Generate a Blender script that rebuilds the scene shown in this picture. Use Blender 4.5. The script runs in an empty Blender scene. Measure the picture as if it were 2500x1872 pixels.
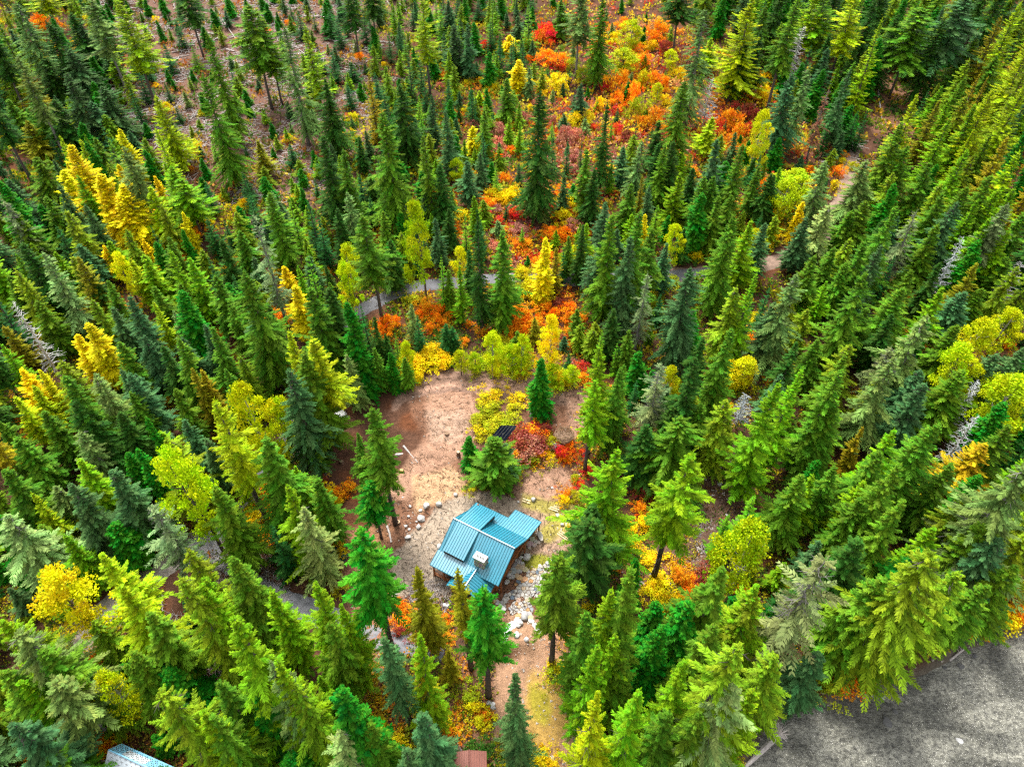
import bpy, math, random
import numpy as np
from mathutils import Vector, Matrix
R = math.radians
rng = np.random.default_rng(7)
rnd = random.Random(7)
scene = bpy.context.scene
COL = scene.collection

# ------------------------------------------------------------------ camera
CAM_H = 96.0; PITCH = 45.0; FOC = 1733.0; CX = 1250.0; CY = 936.0      # pixels of the 2500 x 1872 frame
cam_d = bpy.data.cameras.new('camera'); cam = bpy.data.objects.new('camera', cam_d); COL.objects.link(cam)
cam.location = (0, 0, CAM_H); cam.rotation_euler = (R(90 - PITCH), 0, 0)
cam_d.sensor_width = 36.0; cam_d.lens = 36.0 * FOC / 2500.0; cam_d.clip_start = 1; cam_d.clip_end = 6000
scene.camera = cam
# ------------------------------------------------------------------ sky, sun, exposure
SUN_EL, SUN_AZ = 62.0, -22.0          # azimuth from +Y, towards -X (behind the valley, left)
world = bpy.data.worlds.new('World'); scene.world = world; world.use_nodes = True
nt = world.node_tree; bg = nt.nodes['Background']
sky = nt.nodes.new('ShaderNodeTexSky'); sky.sky_type = 'NISHITA'; sky.sun_disc = False
sky.sun_elevation = R(SUN_EL); sky.sun_rotation = R(SUN_AZ); sky.air_density = 1.0; sky.dust_density = 3.0
hs = nt.nodes.new('ShaderNodeHueSaturation'); hs.inputs['Saturation'].default_value = 0.05   # a veiled, overcast sky
nt.links.new(sky.outputs[0], hs.inputs['Color']); nt.links.new(hs.outputs[0], bg.inputs['Color'])
bg.inputs['Strength'].default_value = 0.115
sun_d = bpy.data.lights.new('sun', 'SUN'); sun_d.energy = 1.5; sun_d.angle = R(14); sun_d.color = (1, .95, .86)
sun = bpy.data.objects.new('sun', sun_d); COL.objects.link(sun)
az = R(SUN_AZ)
sv = Vector((math.sin(az) * math.cos(R(SUN_EL)), math.cos(az) * math.cos(R(SUN_EL)), math.sin(R(SUN_EL))))
sun.rotation_euler = sv.to_track_quat('Z', 'Y').to_euler()
vs = scene.view_settings; vs.view_transform = 'Standard'; vs.look = 'None'; vs.gamma = 1; vs.exposure = 1.75
vs.use_curve_mapping = False
cy = scene.cycles; cy.max_bounces = 5; cy.diffuse_bounces = 3; cy.glossy_bounces = 2; cy.transmission_bounces = 3
cy.transparent_max_bounces = 4; cy.use_denoising = False; cy.filter_width = 1.35; cy.caustics_reflective = False; cy.caustics_refractive = False

# ------------------------------------------------------------------ projection: photo pixel <-> place
_c, _s = math.cos(R(PITCH)), math.sin(R(PITCH))
def ray(px, py):
    x = (px - CX) / FOC; y = -(py - CY) / FOC
    return np.array([x, _c + y * _s, -_s + y * _c])
def proj(x, y, z):
    zz = z - CAM_H; d = y * _c - zz * _s; u = y * _s + zz * _c
    return CX + FOC * x / d, CY - FOC * u / d, d
def ss(a, b, t):
    t = np.clip((t - a) / (b - a), 0, 1); return t * t * (3 - 2 * t)
def flat(px, py, z=0.0):
    d = ray(px, py); t = (z - CAM_H) / d[2]; return d[0] * t, d[1] * t
SHORE_PX = [(1790, 2150), (1820, 1950), (1845, 1850), (1880, 1800), (1960, 1755), (2030, 1735), (2110, 1705), (2220, 1690), (2290, 1655),
            (2350, 1612), (2420, 1588), (2500, 1568), (2800, 1500), (3400, 1380), (4200, 1260)]
SHORE = np.array([flat(p[0] - 12, p[1] - 38) for p in SHORE_PX])
def shore_d(x, y):
    """distance to the river bank, positive on the water side"""
    x = np.asarray(x, float); y = np.asarray(y, float)
    best = np.full(x.shape, 1e9); sign = np.ones(x.shape)
    for (ax, ay), (bx, by) in zip(SHORE[:-1], SHORE[1:]):
        ex, ey = bx - ax, by - ay; t = np.clip(((x - ax) * ex + (y - ay) * ey) / (ex * ex + ey * ey), 0, 1)
        dx, dy = x - ax - t * ex, y - ay - t * ey; dd = np.hypot(dx, dy)
        cr = ex * (y - ay) - ey * (x - ax)
        up = dd < best; best = np.where(up, dd, best); sign = np.where(up, np.where(cr < 0, 1, -1), sign)
    return best * sign
MOUNDS = []      # (x, y, radius, height)
for px, py, r, h in [(1262, 1572, 2.6, 1.1), (1285, 1578, 2.0, .9), (1252, 1606, 1.5, -1.6), (1278, 1622, 1.3, .6), (745, 1640, 4, .8), (1010, 1120, 4, .8),
                     (1030, 1030, 5, .9), (1370, 1075, 3.2, 1.2), (1130, 1040, 4, .7), (1320, 1210, 5, .6), (1040, 1190, 4, .7), (1200, 990, 5, .8),
                     (1690, 1120, 6, 1.3), (1760, 1150, 5, 1.0), (560, 1440, 5, .9), (880, 1370, 4, .9), (760, 1330, 5, .8)]:
    MOUNDS.append((*flat(px, py), r, h))
def hz(x, y):
    x = np.asarray(x, float); y = np.asarray(y, float)
    z = 2.5 * ss(64, 100, y) + 4 * ss(108, 155, y) + 10 * ss(155, 360, y)
    z = z + (.18 * np.sin(x * .31 + y * .17) + .14 * np.sin(x * .13 - y * .41 + 1) + .1 * np.sin(x * .83 + y * .61)) * ss(14, 26, np.hypot(x + 3, y - 58))
    for mx, my, r, h in MOUNDS:
        z = z + h * np.exp(-((x - mx) ** 2 + (y - my) ** 2) / (r * r * .5))
    d = shore_d(x, y)
    return z - 2.6 * ss(-.3, 2.6, d) - .35 * ss(-3, 0, d)
def at(px, py):
    """the point of the ground that the photo shows at this pixel"""
    z = 0.0
    for _ in range(8):
        x, y = flat(px, py, z); z = .35 * z + .65 * float(hz(x, y))
    return x, y, float(hz(x, y))
def at_many(px, py):
    X = (px - CX) / FOC; Y = -(py - CY) / FOC; dy = _c + Y * _s; dz = -_s + Y * _c; z = np.zeros(len(px))
    for _ in range(10):
        t_ = (z - CAM_H) / dz; x, y = X * t_, dy * t_; z = .35 * z + .65 * hz(x, y)
    return x, y, hz(x, y)

# ------------------------------------------------------------------ materials
def mat(name):
    m = bpy.data.materials.new(name); m.use_nodes = True; t = m.node_tree
    return m, t, t.nodes['Principled BSDF']
def nodes(t, kind, **kw):
    n = t.nodes.new(kind)
    for k, v in kw.items():
        if k in n.inputs: n.inputs[k].default_value = v
        else: setattr(n, k, v)
    return n
def rough_mat(name, col, rough=.8, var=.25, scale=3.0, bump=.3, spec=.25, metal=0.0, detail=6.0, obj_col=False, bscale=None, dist=.05):
    m, t, b = mat(name)
    tc = nodes(t, 'ShaderNodeTexCoord'); nz = nodes(t, 'ShaderNodeTexNoise', Scale=scale, Detail=detail, Roughness=.65)
    t.links.new(tc.outputs['Object'], nz.inputs['Vector'])
    mr = nodes(t, 'ShaderNodeMapRange'); mr.inputs['From Min'].default_value = .3; mr.inputs['From Max'].default_value = .7
    mr.inputs['To Min'].default_value = 1 - var; mr.inputs['To Max'].default_value = 1 + var
    t.links.new(nz.outputs['Fac'], mr.inputs['Value'])
    mx = nodes(t, 'ShaderNodeMix', data_type='RGBA', blend_type='MULTIPLY'); mx.inputs['Factor'].default_value = 1
    if obj_col:
        oi = nodes(t, 'ShaderNodeObjectInfo'); t.links.new(oi.outputs['Color'], mx.inputs['A'])
    else: mx.inputs['A'].default_value = (*col, 1)
    t.links.new(mr.outputs[0], mx.inputs['B']); t.links.new(mx.outputs['Result'], b.inputs['Base Color'])
    b.inputs['Roughness'].default_value = rough; b.inputs['Specular IOR Level'].default_value = spec; b.inputs['Metallic'].default_value = metal
    if bump:
        n2 = nodes(t, 'ShaderNodeTexNoise', Scale=bscale or scale * 3, Detail=5.0); t.links.new(tc.outputs['Object'], n2.inputs['Vector'])
        bp = nodes(t, 'ShaderNodeBump', Strength=bump, Distance=dist); t.links.new(n2.outputs['Fac'], bp.inputs['Height']); t.links.new(bp.outputs[0], b.inputs['Normal'])
    return m
def leaf_mat(name, trans=.25, hue=.022, val=.62, spec=.06, attr_col=False):
    m, t, b = mat(name)
    at_ = nodes(t, 'ShaderNodeAttribute', attribute_name='tone')
    if attr_col: src = nodes(t, 'ShaderNodeAttribute', attribute_name='tint').outputs['Color']
    else: src = nodes(t, 'ShaderNodeObjectInfo').outputs['Color']
    h = nodes(t, 'ShaderNodeHueSaturation'); sx = nodes(t, 'ShaderNodeSeparateXYZ'); t.links.new(at_.outputs['Vector'], sx.inputs[0])
    m1 = nodes(t, 'ShaderNodeMapRange'); m1.inputs['To Min'].default_value = .5 - hue; m1.inputs['To Max'].default_value = .5 + hue
    m2 = nodes(t, 'ShaderNodeMapRange'); m2.inputs['To Min'].default_value = 1 - val; m2.inputs['To Max'].default_value = 1 + val
    t.links.new(sx.outputs[0], m1.inputs['Value']); t.links.new(sx.outputs[1], m2.inputs['Value'])
    t.links.new(src, h.inputs['Color']); t.links.new(m1.outputs[0], h.inputs['Hue']); t.links.new(m2.outputs[0], h.inputs['Value'])
    t.links.new(h.outputs[0], b.inputs['Base Color']); b.inputs['Roughness'].default_value = .55; b.inputs['Specular IOR Level'].default_value = spec
    tr = nodes(t, 'ShaderNodeBsdfTranslucent'); t.links.new(h.outputs[0], tr.inputs['Color'])
    ms = nodes(t, 'ShaderNodeMixShader'); ms.inputs[0].default_value = trans
    t.links.new(b.outputs[0], ms.inputs[1]); t.links.new(tr.outputs[0], ms.inputs[2]); t.links.new(ms.outputs[0], t.nodes['Material Output'].inputs['Surface'])
    return m
M = {}
M['leaf'] = leaf_mat('foliage')
M['shrub'] = leaf_mat('autumn_leaves', hue=.03, val=.5)
M['cover'] = leaf_mat('ground_leaves', attr_col=True, val=.35)
M['bark'] = rough_mat('bark', (.1, .08, .07), .9, .35, 4, .5, obj_col=True)
M['stick'] = rough_mat('bleached_wood', (.42, .38, .36), .8, .35, 2, .2)
M['rock'] = rough_mat('granite', (.5, .5, .5), .75, .3, 1.6, .5, obj_col=True, bscale=5)
M['wood'] = rough_mat('stained_wood', (.28, .10, .035), .7, .3, 2.5, .3)
M['darkwood'] = rough_mat('dark_wood', (.075, .045, .03), .8, .3, 2.5, .3)
M['board'] = rough_mat('raw_boards', (.52, .40, .20), .8, .2, 2.5, .3, obj_col=True)
M['white'] = rough_mat('white_paint', (.8, .8, .78), .5, .06, 2, .1)
M['concrete'] = rough_mat('cap_concrete', (.72, .71, .69), .7, .1, 3, .2)
M['steel'] = rough_mat('flue_steel', (.5, .5, .5), .35, .1, 3, .05, metal=.8)
M['black'] = rough_mat('black_plastic', (.012, .014, .02), .35, .3, 3, .1, spec=.5)
M['glass'] = rough_mat('window_glass', (.03, .04, .05), .08, .2, 1, 0, spec=.6)
M['roof'] = rough_mat('teal_metal_roof', (.004, .24, .36), .36, .14, .35, .04, spec=1.0, bscale=1.2)
_b = M['roof'].node_tree.nodes['Principled BSDF'].inputs; _b['Coat Weight'].default_value = 1.0; _b['Coat IOR'].default_value = 1.9; _b['Coat Roughness'].default_value = .38
M['rib'] = rough_mat('teal_seam', (.006, .15, .21), .4, .05, .6, 0, spec=.5)
M['redroof'] = rough_mat('brown_red_metal', (.24, .085, .06), .5, .12, 1.2, .1, spec=.5)
M['paleroof'] = rough_mat('pale_blue_underlay', (.62, .70, .76), .45, .1, .8, .25, spec=.5, bscale=2)
M['paleblue'] = rough_mat('blue_underlay', (.22, .55, .78), .45, .2, .8, .25, spec=.5, bscale=2)
M['tarp'] = rough_mat('grey_tarp', (.42, .50, .54), .35, .3, 1.2, .8, spec=.6, bscale=2.5, dist=.2)
M['green'] = rough_mat('dark_green_tarp', (.01, .07, .06), .5, .2, 1.2, .4)
M['asphalt'] = rough_mat('worn_asphalt', (.15, .15, .165), .9, .25, .5, .5, bscale=9)
M['stone'] = rough_mat('chimney_stone', (.4, .32, .25), .85, .3, 5, .4, obj_col=True)
M['flag'] = rough_mat('flagstone', (.5, .47, .42), .8, .18, 2, .3, obj_col=True, bscale=6)
M['panel'] = rough_mat('solar_cells', (.008, .011, .028), .2, .2, 3, 0, spec=.5)

# ------------------------------------------------------------------ mesh helpers
def mesh_np(name, V, faces, m=None, smooth=False, attrs=None):
    """V (n,3); faces (f,k) one array of equal-sided faces or a list of lists"""
    me = bpy.data.meshes.new(name)
    V = np.asarray(V, np.float32)
    if isinstance(faces, np.ndarray):
        f, k = faces.shape
        me.vertices.add(len(V)); me.vertices.foreach_set('co', V.ravel())
        me.loops.add(f * k); me.loops.foreach_set('vertex_index', faces.astype(np.int32).ravel())
        me.polygons.add(f); me.polygons.foreach_set('loop_start', np.arange(0, f * k, k, dtype=np.int32))
        me.update(calc_edges=True)
    else:
        me.from_pydata([tuple(map(float, v)) for v in V], [], faces); me.update()
    if attrs:
        for an, (kind, data) in attrs.items():
            a = me.attributes.new(an, kind, 'POINT')
            a.data.foreach_set('color' if 'COLOR' in kind else 'vector', np.asarray(data, np.float32).ravel())
    if m is not None: me.materials.append(m)
    if smooth: me.polygons.foreach_set('use_smooth', np.ones(len(me.polygons), bool))
    return me
def link(name, me, parent=None, loc=None, col=None, **props):
    o = bpy.data.objects.new(name, me); COL.objects.link(o)
    if parent is not None: o.parent = parent
    if loc is not None: o.location = loc
    if col is not None: o.color = (*col, 1)
    for k, v in props.items():
        if v is not None: o[k] = v
    return o
def empty(name, loc, rz=0, label=None, category=None, group=None):
    return link(name, None, loc=loc, label=label, category=category, group=group) if not rz else _rot(link(name, None, loc=loc, label=label, category=category, group=group), rz)
def _rot(o, rz): o.rotation_euler = (0, 0, rz); return o
class MB:
    """collects boxes, tubes and slabs, then builds ONE mesh"""
    def __init__(s): s.v = []; s.f = []
    def add(s, vs, fs):
        n = len(s.v); s.v += [tuple(map(float, v)) for v in vs]; s.f += [[i + n for i in f] for f in fs]; return s
    def box(s, c, size, rz=0, rx=0, ry=0):
        a, b, d = size[0] / 2, size[1] / 2, size[2] / 2
        mt = Matrix.Rotation(rz, 3, 'Z') @ Matrix.Rotation(ry, 3, 'Y') @ Matrix.Rotation(rx, 3, 'X')
        vs = [mt @ Vector((x * a, y * b, z * d)) + Vector(c) for x in (-1, 1) for y in (-1, 1) for z in (-1, 1)]
        return s.add(vs, [(0, 1, 3, 2), (4, 6, 7, 5), (0, 4, 5, 1), (2, 3, 7, 6), (0, 2, 6, 4), (1, 5, 7, 3)])
    def tube(s, pts, rad, n=6, cap=True):
        pts = [Vector(p) for p in pts]; m = len(pts); rings = []
        for i, p in enumerate(pts):
            d = (pts[min(i + 1, m - 1)] - pts[max(i - 1, 0)]).normalized()
            a = d.cross(Vector((0, 0, 1))) if abs(d.z) < .95 else d.cross(Vector((1, 0, 0)))
            a.normalize(); b = d.cross(a)
            rr = rad[i] if hasattr(rad, '__len__') else rad
            rings.append([p + (a * math.cos(2 * math.pi * k / n) + b * math.sin(2 * math.pi * k / n)) * rr for k in range(n)])
        vs = [v for r_ in rings for v in r_]; fs = []
        for i in range(m - 1):
            for k in range(n): fs.append((i * n + k, i * n + (k + 1) % n, (i + 1) * n + (k + 1) % n, (i + 1) * n + k))
        if cap: fs += [tuple(range(n))[::-1], tuple((m - 1) * n + k for k in range(n))]
        return s.add(vs, fs)
    def slab(s, quad, th):
        q = [Vector(p) for p in quad]; nrm = (q[1] - q[0]).cross(q[3] - q[0]).normalized()
        if nrm.z < 0: nrm = -nrm; q = q[::-1]
        n = len(q); vs = q + [p - nrm * th for p in q]
        return s.add(vs, [tuple(range(n)), tuple(range(2 * n - 1, n - 1, -1))] + [(i, n + i, n + (i + 1) % n, (i + 1) % n) for i in range(n)])
    def prism(s, poly, z0, z1):
        n = len(poly); vs = [(x, y, z0) for x, y in poly] + [(x, y, z1) for x, y in poly]
        return s.add(vs, [tuple(range(n))[::-1], tuple(range(n, 2 * n))] + [(i, (i + 1) % n, n + (i + 1) % n, n + i) for i in range(n)])
    def mesh(s, name, m, smooth=False): 
        me = mesh_np(name, s.v, s.f, m); 
        if smooth: me.polygons.foreach_set('use_smooth', np.ones(len(me.polygons), bool))
        return me
    def build(s, name, m, parent=None, loc=None, col=None, **p): return link(name, s.mesh(name, m), parent, loc, col, **p)
def pip(px, py, poly):
    """points in polygon (numpy)"""
    inside = np.zeros(np.shape(px), bool); n = len(poly)
    for i in range(n):
        x0, y0 = poly[i]; x1, y1 = poly[(i + 1) % n]
        c = ((y0 > py) != (y1 > py)) & (px < (x1 - x0) * (py - y0) / ((y1 - y0) + 1e-9) + x0)
        inside ^= c
    return inside
def fnoise(x, y, s, seed=0):
    """cheap value noise 0..1"""
    x = np.asarray(x) / s + seed * 17.3; y = np.asarray(y) / s - seed * 9.1
    xi, yi = np.floor(x), np.floor(y); fx, fy = x - xi, y - yi
    fx = fx * fx * (3 - 2 * fx); fy = fy * fy * (3 - 2 * fy)
    def hsh(a, b): v = np.sin(a * 127.1 + b * 311.7 + seed) * 43758.5453; return v - np.floor(v)
    return (hsh(xi, yi) * (1 - fx) + hsh(xi + 1, yi) * fx) * (1 - fy) + (hsh(xi, yi + 1) * (1 - fx) + hsh(xi + 1, yi + 1) * fx) * fy
def fbm(x, y, s, seed=0):
    return (fnoise(x, y, s, seed) * .5 + fnoise(x, y, s / 2.1, seed + 1) * .3 + fnoise(x, y, s / 4.3, seed + 2) * .2)
# ================================================================== GROUND
# colour of the ground kinds
C_FOREST = np.array([.085, .042, .026]); C_SLASH = np.array([.17, .095, .07]); C_DIRT = np.array([.34, .20, .135]); C_PALE = np.array([.46, .32, .205])
C_GRAVEL = np.array([.36, .285, .215]); C_LAWN = np.array([.40, .25, .07]); C_GRASS = np.array([.24, .24, .03]); C_BROWN = np.array([.20, .10, .06]); C_TRACK = np.array([.25, .155, .115])
ZONES = [   # (polygon in photo pixels, colour, softness px)
    ([(330, -200), (560, -200), (1150, -200), (1080, 60), (900, 100), (930, 380), (800, 500), (620, 500), (520, 420), (380, 330), (270, 250), (330, 100)], C_SLASH, 40),
    ([(2120, 200), (2260, 190), (2230, 330), (2130, 330)], C_BROWN, 20),
    ([(950, 870), (1430, 870), (1420, 1260), (1400, 1420), (1300, 1500), (1200, 1560), (1100, 1480), (930, 1470), (880, 1400), (900, 1240), (960, 1180), (1040, 1080)], C_BROWN, 14),
    ([(1040, 960), (1160, 960), (1180, 1060), (1120, 1120), (1040, 1160), (990, 1230), (930, 1210), (1000, 1130), (1050, 1060)], C_DIRT * 1.05, 16),
    ([(1050, 1000), (1130, 1000), (1150, 1060), (1100, 1085), (1060, 1080)], C_PALE * np.array([.9, .85, .95]), 14),
    ([(1010, 1165), (1090, 1140), (1140, 1180), (1135, 1215), (1060, 1235), (1010, 1250)], C_PALE * np.array([1.05, .95, .85]), 10),
    ([(1260, 1090), (1380, 1080), (1400, 1200), (1330, 1230), (1260, 1200)], C_DIRT, 14),
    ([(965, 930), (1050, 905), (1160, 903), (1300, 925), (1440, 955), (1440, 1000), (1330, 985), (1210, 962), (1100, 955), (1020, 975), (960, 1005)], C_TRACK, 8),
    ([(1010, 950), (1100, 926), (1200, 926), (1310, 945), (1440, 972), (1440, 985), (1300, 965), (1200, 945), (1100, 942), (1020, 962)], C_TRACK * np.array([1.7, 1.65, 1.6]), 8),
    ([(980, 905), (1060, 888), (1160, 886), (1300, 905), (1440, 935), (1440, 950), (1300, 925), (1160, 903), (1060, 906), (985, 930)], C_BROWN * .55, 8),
    ([(1395, 950), (1440, 960), (1430, 1080), (1390, 1070)], C_DIRT, 12),
    ([(930, 1390), (1000, 1310), (1080, 1230), (1160, 1200), (1260, 1215), (1320, 1250), (1330, 1330), (1200, 1440), (1080, 1460), (950, 1460), (900, 1450)], C_GRAVEL, 8),
    ([(1260, 1200), (1400, 1240), (1415, 1330), (1370, 1350), (1290, 1370), (1280, 1250)], C_DIRT * np.array([1, 1.12, 1.15]), 10),
    ([(1275, 1205), (1395, 1225), (1392, 1290), (1340, 1325), (1310, 1310), (1340, 1260), (1280, 1240)], C_GRASS * np.array([1.3, 1.1, 2.2]), 12),
    ([(1280, 1360), (1330, 1350), (1360, 1365), (1330, 1385), (1290, 1388)], C_GRASS, 5),
    ([(1225, 1400), (1265, 1410), (1255, 1445), (1220, 1460), (1200, 1440)], C_BROWN, 4),
    ([(1240, 1500), (1400, 1500), (1420, 1620), (1430, 1760), (1400, 1900), (1200, 1900), (1200, 1760), (1215, 1640), (1240, 1590)], C_DIRT * np.array([1, 1.0, .9]), 12),
    ([(1290, 1640), (1370, 1660), (1420, 1690), (1395, 1760), (1360, 1820), (1300, 1830), (1280, 1720)], C_LAWN, 14),
    ([(1295, 1660), (1335, 1680), (1360, 1740), (1340, 1775), (1310, 1760), (1290, 1700)], C_GRASS * np.array([1.2, 1, 1]), 12),
    ([(1345, 1640), (1425, 1630), (1425, 1680), (1390, 1690), (1350, 1665)], C_DIRT * np.array([1.1, .9, .6]), 10),
    ([(1330, 1555), (1420, 1530), (1425, 1620), (1340, 1630)], C_DIRT * np.array([1.1, 1.0, .8]), 10),
    ([(860, 1470), (960, 1480), (960, 1600), (900, 1740), (850, 1760), (840, 1640)], C_DIRT * np.array([.95, .72, .6]), 14),
    ([(1060, 1590), (1210, 1600), (1200, 1850), (1060, 1860), (1040, 1720)], C_BROWN * 1.2, 14),
    ([(560, 1780), (760, 1800), (760, 1900), (540, 1900)], C_BROWN * np.array([1.3, 1.0, .85]), 14),
    ([(620, 1370), (830, 1300), (960, 1290), (960, 1400), (900, 1440), (780, 1440), (640, 1440)], C_BROWN * np.array([.85, .8, .85]), 16),
    ([(860, 1300), (960, 1280), (930, 1390), (860, 1400)], C_DIRT * np.array([.95, .8, .62]), 14),
    ([(1690, 1090), (1800, 1080), (1830, 1200), (1820, 1330), (1700, 1420), (1540, 1400), (1480, 1370), (1660, 1300)], C_BROWN * np.array([.72, .85, 1.0]), 14),
    ([(1480, 1380), (1660, 1360), (1730, 1420), (1640, 1480), (1500, 1450)], C_DIRT * np.array([.8, .62, .5]), 14),
    ([(1100, 1280), (1100, 1281), (1101, 1280)], C_GRAVEL, 1),
    ([(130, 1520), (260, 1480), (330, 1500), (240, 1590), (140, 1590)], C_GRAVEL * .75, 12),
    ([(690, 960), (740, 980), (760, 1100), (700, 1190), (650, 1180), (700, 1060)], C_GRAVEL * .55, 12),
    ([(1560, 960), (1720, 940), (1720, 1040), (1620, 1060)], C_BROWN * .8, 14),
    ([(1600, 850), (1740, 790), (1760, 900), (1640, 960)], C_BROWN * .9, 20),
    ([(1880, 860), (2020, 830), (2040, 980), (1900, 960)], C_BROWN * .9, 20),
]
def ground_colour(x, y, z):
    px, py, _ = proj(x, y, z)
    jx = (fbm(x, y, 3.5, 3) - .5) * 34; jy = (fbm(x, y, 3.5, 8) - .5) * 34
    k = np.clip((py + 300) / 1500, .25, 1)
    px = px + jx * k; py = py + jy * k
    out = np.tile(C_FOREST, (len(x), 1)) * (.8 + .6 * fbm(x, y, 9, 5))[:, None]
    red = np.clip((fbm(x, y, 7, 11) - .5) * 5, 0, 1)[:, None]
    out = out * (1 - .5 * red) + np.array([.19, .06, .02]) * .5 * red
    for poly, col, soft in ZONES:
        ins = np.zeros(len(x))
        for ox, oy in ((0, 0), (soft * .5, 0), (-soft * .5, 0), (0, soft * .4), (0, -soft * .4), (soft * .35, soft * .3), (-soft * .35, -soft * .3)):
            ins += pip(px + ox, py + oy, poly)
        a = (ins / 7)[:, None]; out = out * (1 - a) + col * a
    d = shore_d(x, y); w = ss(-1.2, .4, d)[:, None]
    out = out * (1 - w) + np.array([.10, .085, .065]) * w
    return out
rows = np.concatenate([np.arange(6, 100, .42), np.arange(100, 180, .8), np.arange(180, 400, 2.2), np.array([410, 440, 500, 600, 800, 1100, 1500, 2200])])
NC = 420; frac = np.linspace(-1, 1, NC)
GX = (frac[None, :] * (62 + .66 * rows[:, None]) * np.where(rows[:, None] > 400, 1 + (rows[:, None] - 400) / 400, 1)); GY = np.repeat(rows[:, None], NC, 1)
GZ = hz(GX, GY)
gx, gy, gz = GX.ravel(), GY.ravel(), GZ.ravel()
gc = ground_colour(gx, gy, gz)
nr = len(rows); ii = (np.arange(nr - 1)[:, None] * NC + np.arange(NC - 1)[None, :]).ravel()
gf = np.stack([ii, ii + 1, ii + NC + 1, ii + NC], 1)
# churned soil: the finest relief is real displacement of the sheet
rough = (fbm(gx, gy, 1.1, 21) - .5) * .34
pxg, pyg, _ = proj(gx, gy, gz)
calm = pip(pxg, pyg, ZONES[11][0]) | (pip(pxg, pyg, ZONES[16][0])) | pip(pxg, pyg, ZONES[7][0])
churn = np.any([pip(pxg, pyg, ZONES[k][0]) for k in (3, 5, 6, 21, 25, 26)], 0)
ridge = (1 - np.abs(fbm(gx, gy, 1.9, 33) * 2 - 1)) ** 3 * .45
gz = gz + np.where(calm, rough * .15, rough * 1.0 + np.where(churn, ridge - .12, 0))
GROUND_Z = None
m, t, b = mat('soil')
a_ = nodes(t, 'ShaderNodeAttribute', attribute_name='soil'); tc = nodes(t, 'ShaderNodeTexCoord')
n1 = nodes(t, 'ShaderNodeTexNoise', Scale=1.3, Detail=9.0, Roughness=.75); n2 = nodes(t, 'ShaderNodeTexNoise', Scale=7.0, Detail=6.0, Roughness=.7)
n3 = nodes(t, 'ShaderNodeTexVoronoi', Scale=4.5)
for n_ in (n1, n2, n3): t.links.new(tc.outputs['Object'], n_.inputs['Vector'])
r1 = nodes(t, 'ShaderNodeMapRange'); r1.inputs['From Min'].default_value = .3; r1.inputs['From Max'].default_value = .7; r1.inputs['To Min'].default_value = .55; r1.inputs['To Max'].default_value = 1.4
r2 = nodes(t, 'ShaderNodeMapRange'); r2.inputs['From Min'].default_value = .3; r2.inputs['From Max'].default_value = .7; r2.inputs['To Min'].default_value = .7; r2.inputs['To Max'].default_value = 1.3
t.links.new(n1.outputs['Fac'], r1.inputs['Value']); t.links.new(n2.outputs['Fac'], r2.inputs['Value'])
mu = nodes(t, 'ShaderNodeMath', operation='MULTIPLY'); t.links.new(r1.outputs[0], mu.inputs[0]); t.links.new(r2.outputs[0], mu.inputs[1])
mx = nodes(t, 'ShaderNodeMix', data_type='RGBA', blend_type='MULTIPLY'); mx.inputs['Factor'].default_value = 1
t.links.new(a_.outputs['Color'], mx.inputs['A']); t.links.new(mu.outputs[0], mx.inputs['B']); t.links.new(mx.outputs['Result'], b.inputs['Base Color'])
b.inputs['Roughness'].default_value = .95; b.inputs['Specular IOR Level'].default_value = .1
ad = nodes(t, 'ShaderNodeMath', operation='ADD'); t.links.new(n2.outputs['Fac'], ad.inputs[0]); t.links.new(n3.outputs['Distance'], ad.inputs[1])
bp = nodes(t, 'ShaderNodeBump', Strength=.7, Distance=.12); t.links.new(ad.outputs[0], bp.inputs['Height']); t.links.new(bp.outputs[0], b.inputs['Normal'])
M['soil'] = m
gcol = np.concatenate([gc, np.ones((len(gc), 1))], 1)
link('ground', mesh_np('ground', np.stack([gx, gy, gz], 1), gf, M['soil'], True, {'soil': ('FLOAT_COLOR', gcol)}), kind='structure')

# ------------------------------------------------------------------ river
m, t, b = mat('river_water')
tc = nodes(t, 'ShaderNodeTexCoord'); mp = nodes(t, 'ShaderNodeMapping'); mp.inputs['Rotation'].default_value = (0, 0, R(-58)); mp.inputs['Scale'].default_value = (1, 2.2, 1)
t.links.new(tc.outputs['Object'], mp.inputs['Vector'])
w1 = nodes(t, 'ShaderNodeTexNoise', Scale=1.3, Detail=7.0, Distortion=1.6, Roughness=.62); w2 = nodes(t, 'ShaderNodeTexNoise', Scale=.10, Detail=4.0, Distortion=.8); w3 = nodes(t, 'ShaderNodeTexNoise', Scale=1.7, Detail=9.0, Roughness=.85, Distortion=.6)
t.links.new(mp.outputs[0], w1.inputs['Vector']); t.links.new(mp.outputs[0], w2.inputs['Vector']); t.links.new(tc.outputs['Object'], w3.inputs['Vector'])
cr = nodes(t, 'ShaderNodeValToRGB'); cr.color_ramp.elements[0].position = .42; cr.color_ramp.elements[0].color = (.10, .10, .088, 1)
cr.color_ramp.elements[1].position = .62; cr.color_ramp.elements[1].color = (.27, .265, .235, 1)
t.links.new(w2.outputs['Fac'], cr.inputs['Fac'])
c2 = nodes(t, 'ShaderNodeValToRGB'); c2.color_ramp.elements[0].position = .40; c2.color_ramp.elements[0].color = (.28, .28, .28, 1); c2.color_ramp.elements[1].position = .60; c2.color_ramp.elements[1].color = (1.6, 1.6, 1.5, 1)  # bright glints and dark ripple dashes painted into the water colour
t.links.new(w3.outputs['Fac'], c2.inputs['Fac'])
mm = nodes(t, 'ShaderNodeMix', data_type='RGBA', blend_type='MULTIPLY'); mm.inputs['Factor'].default_value = 1
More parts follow.
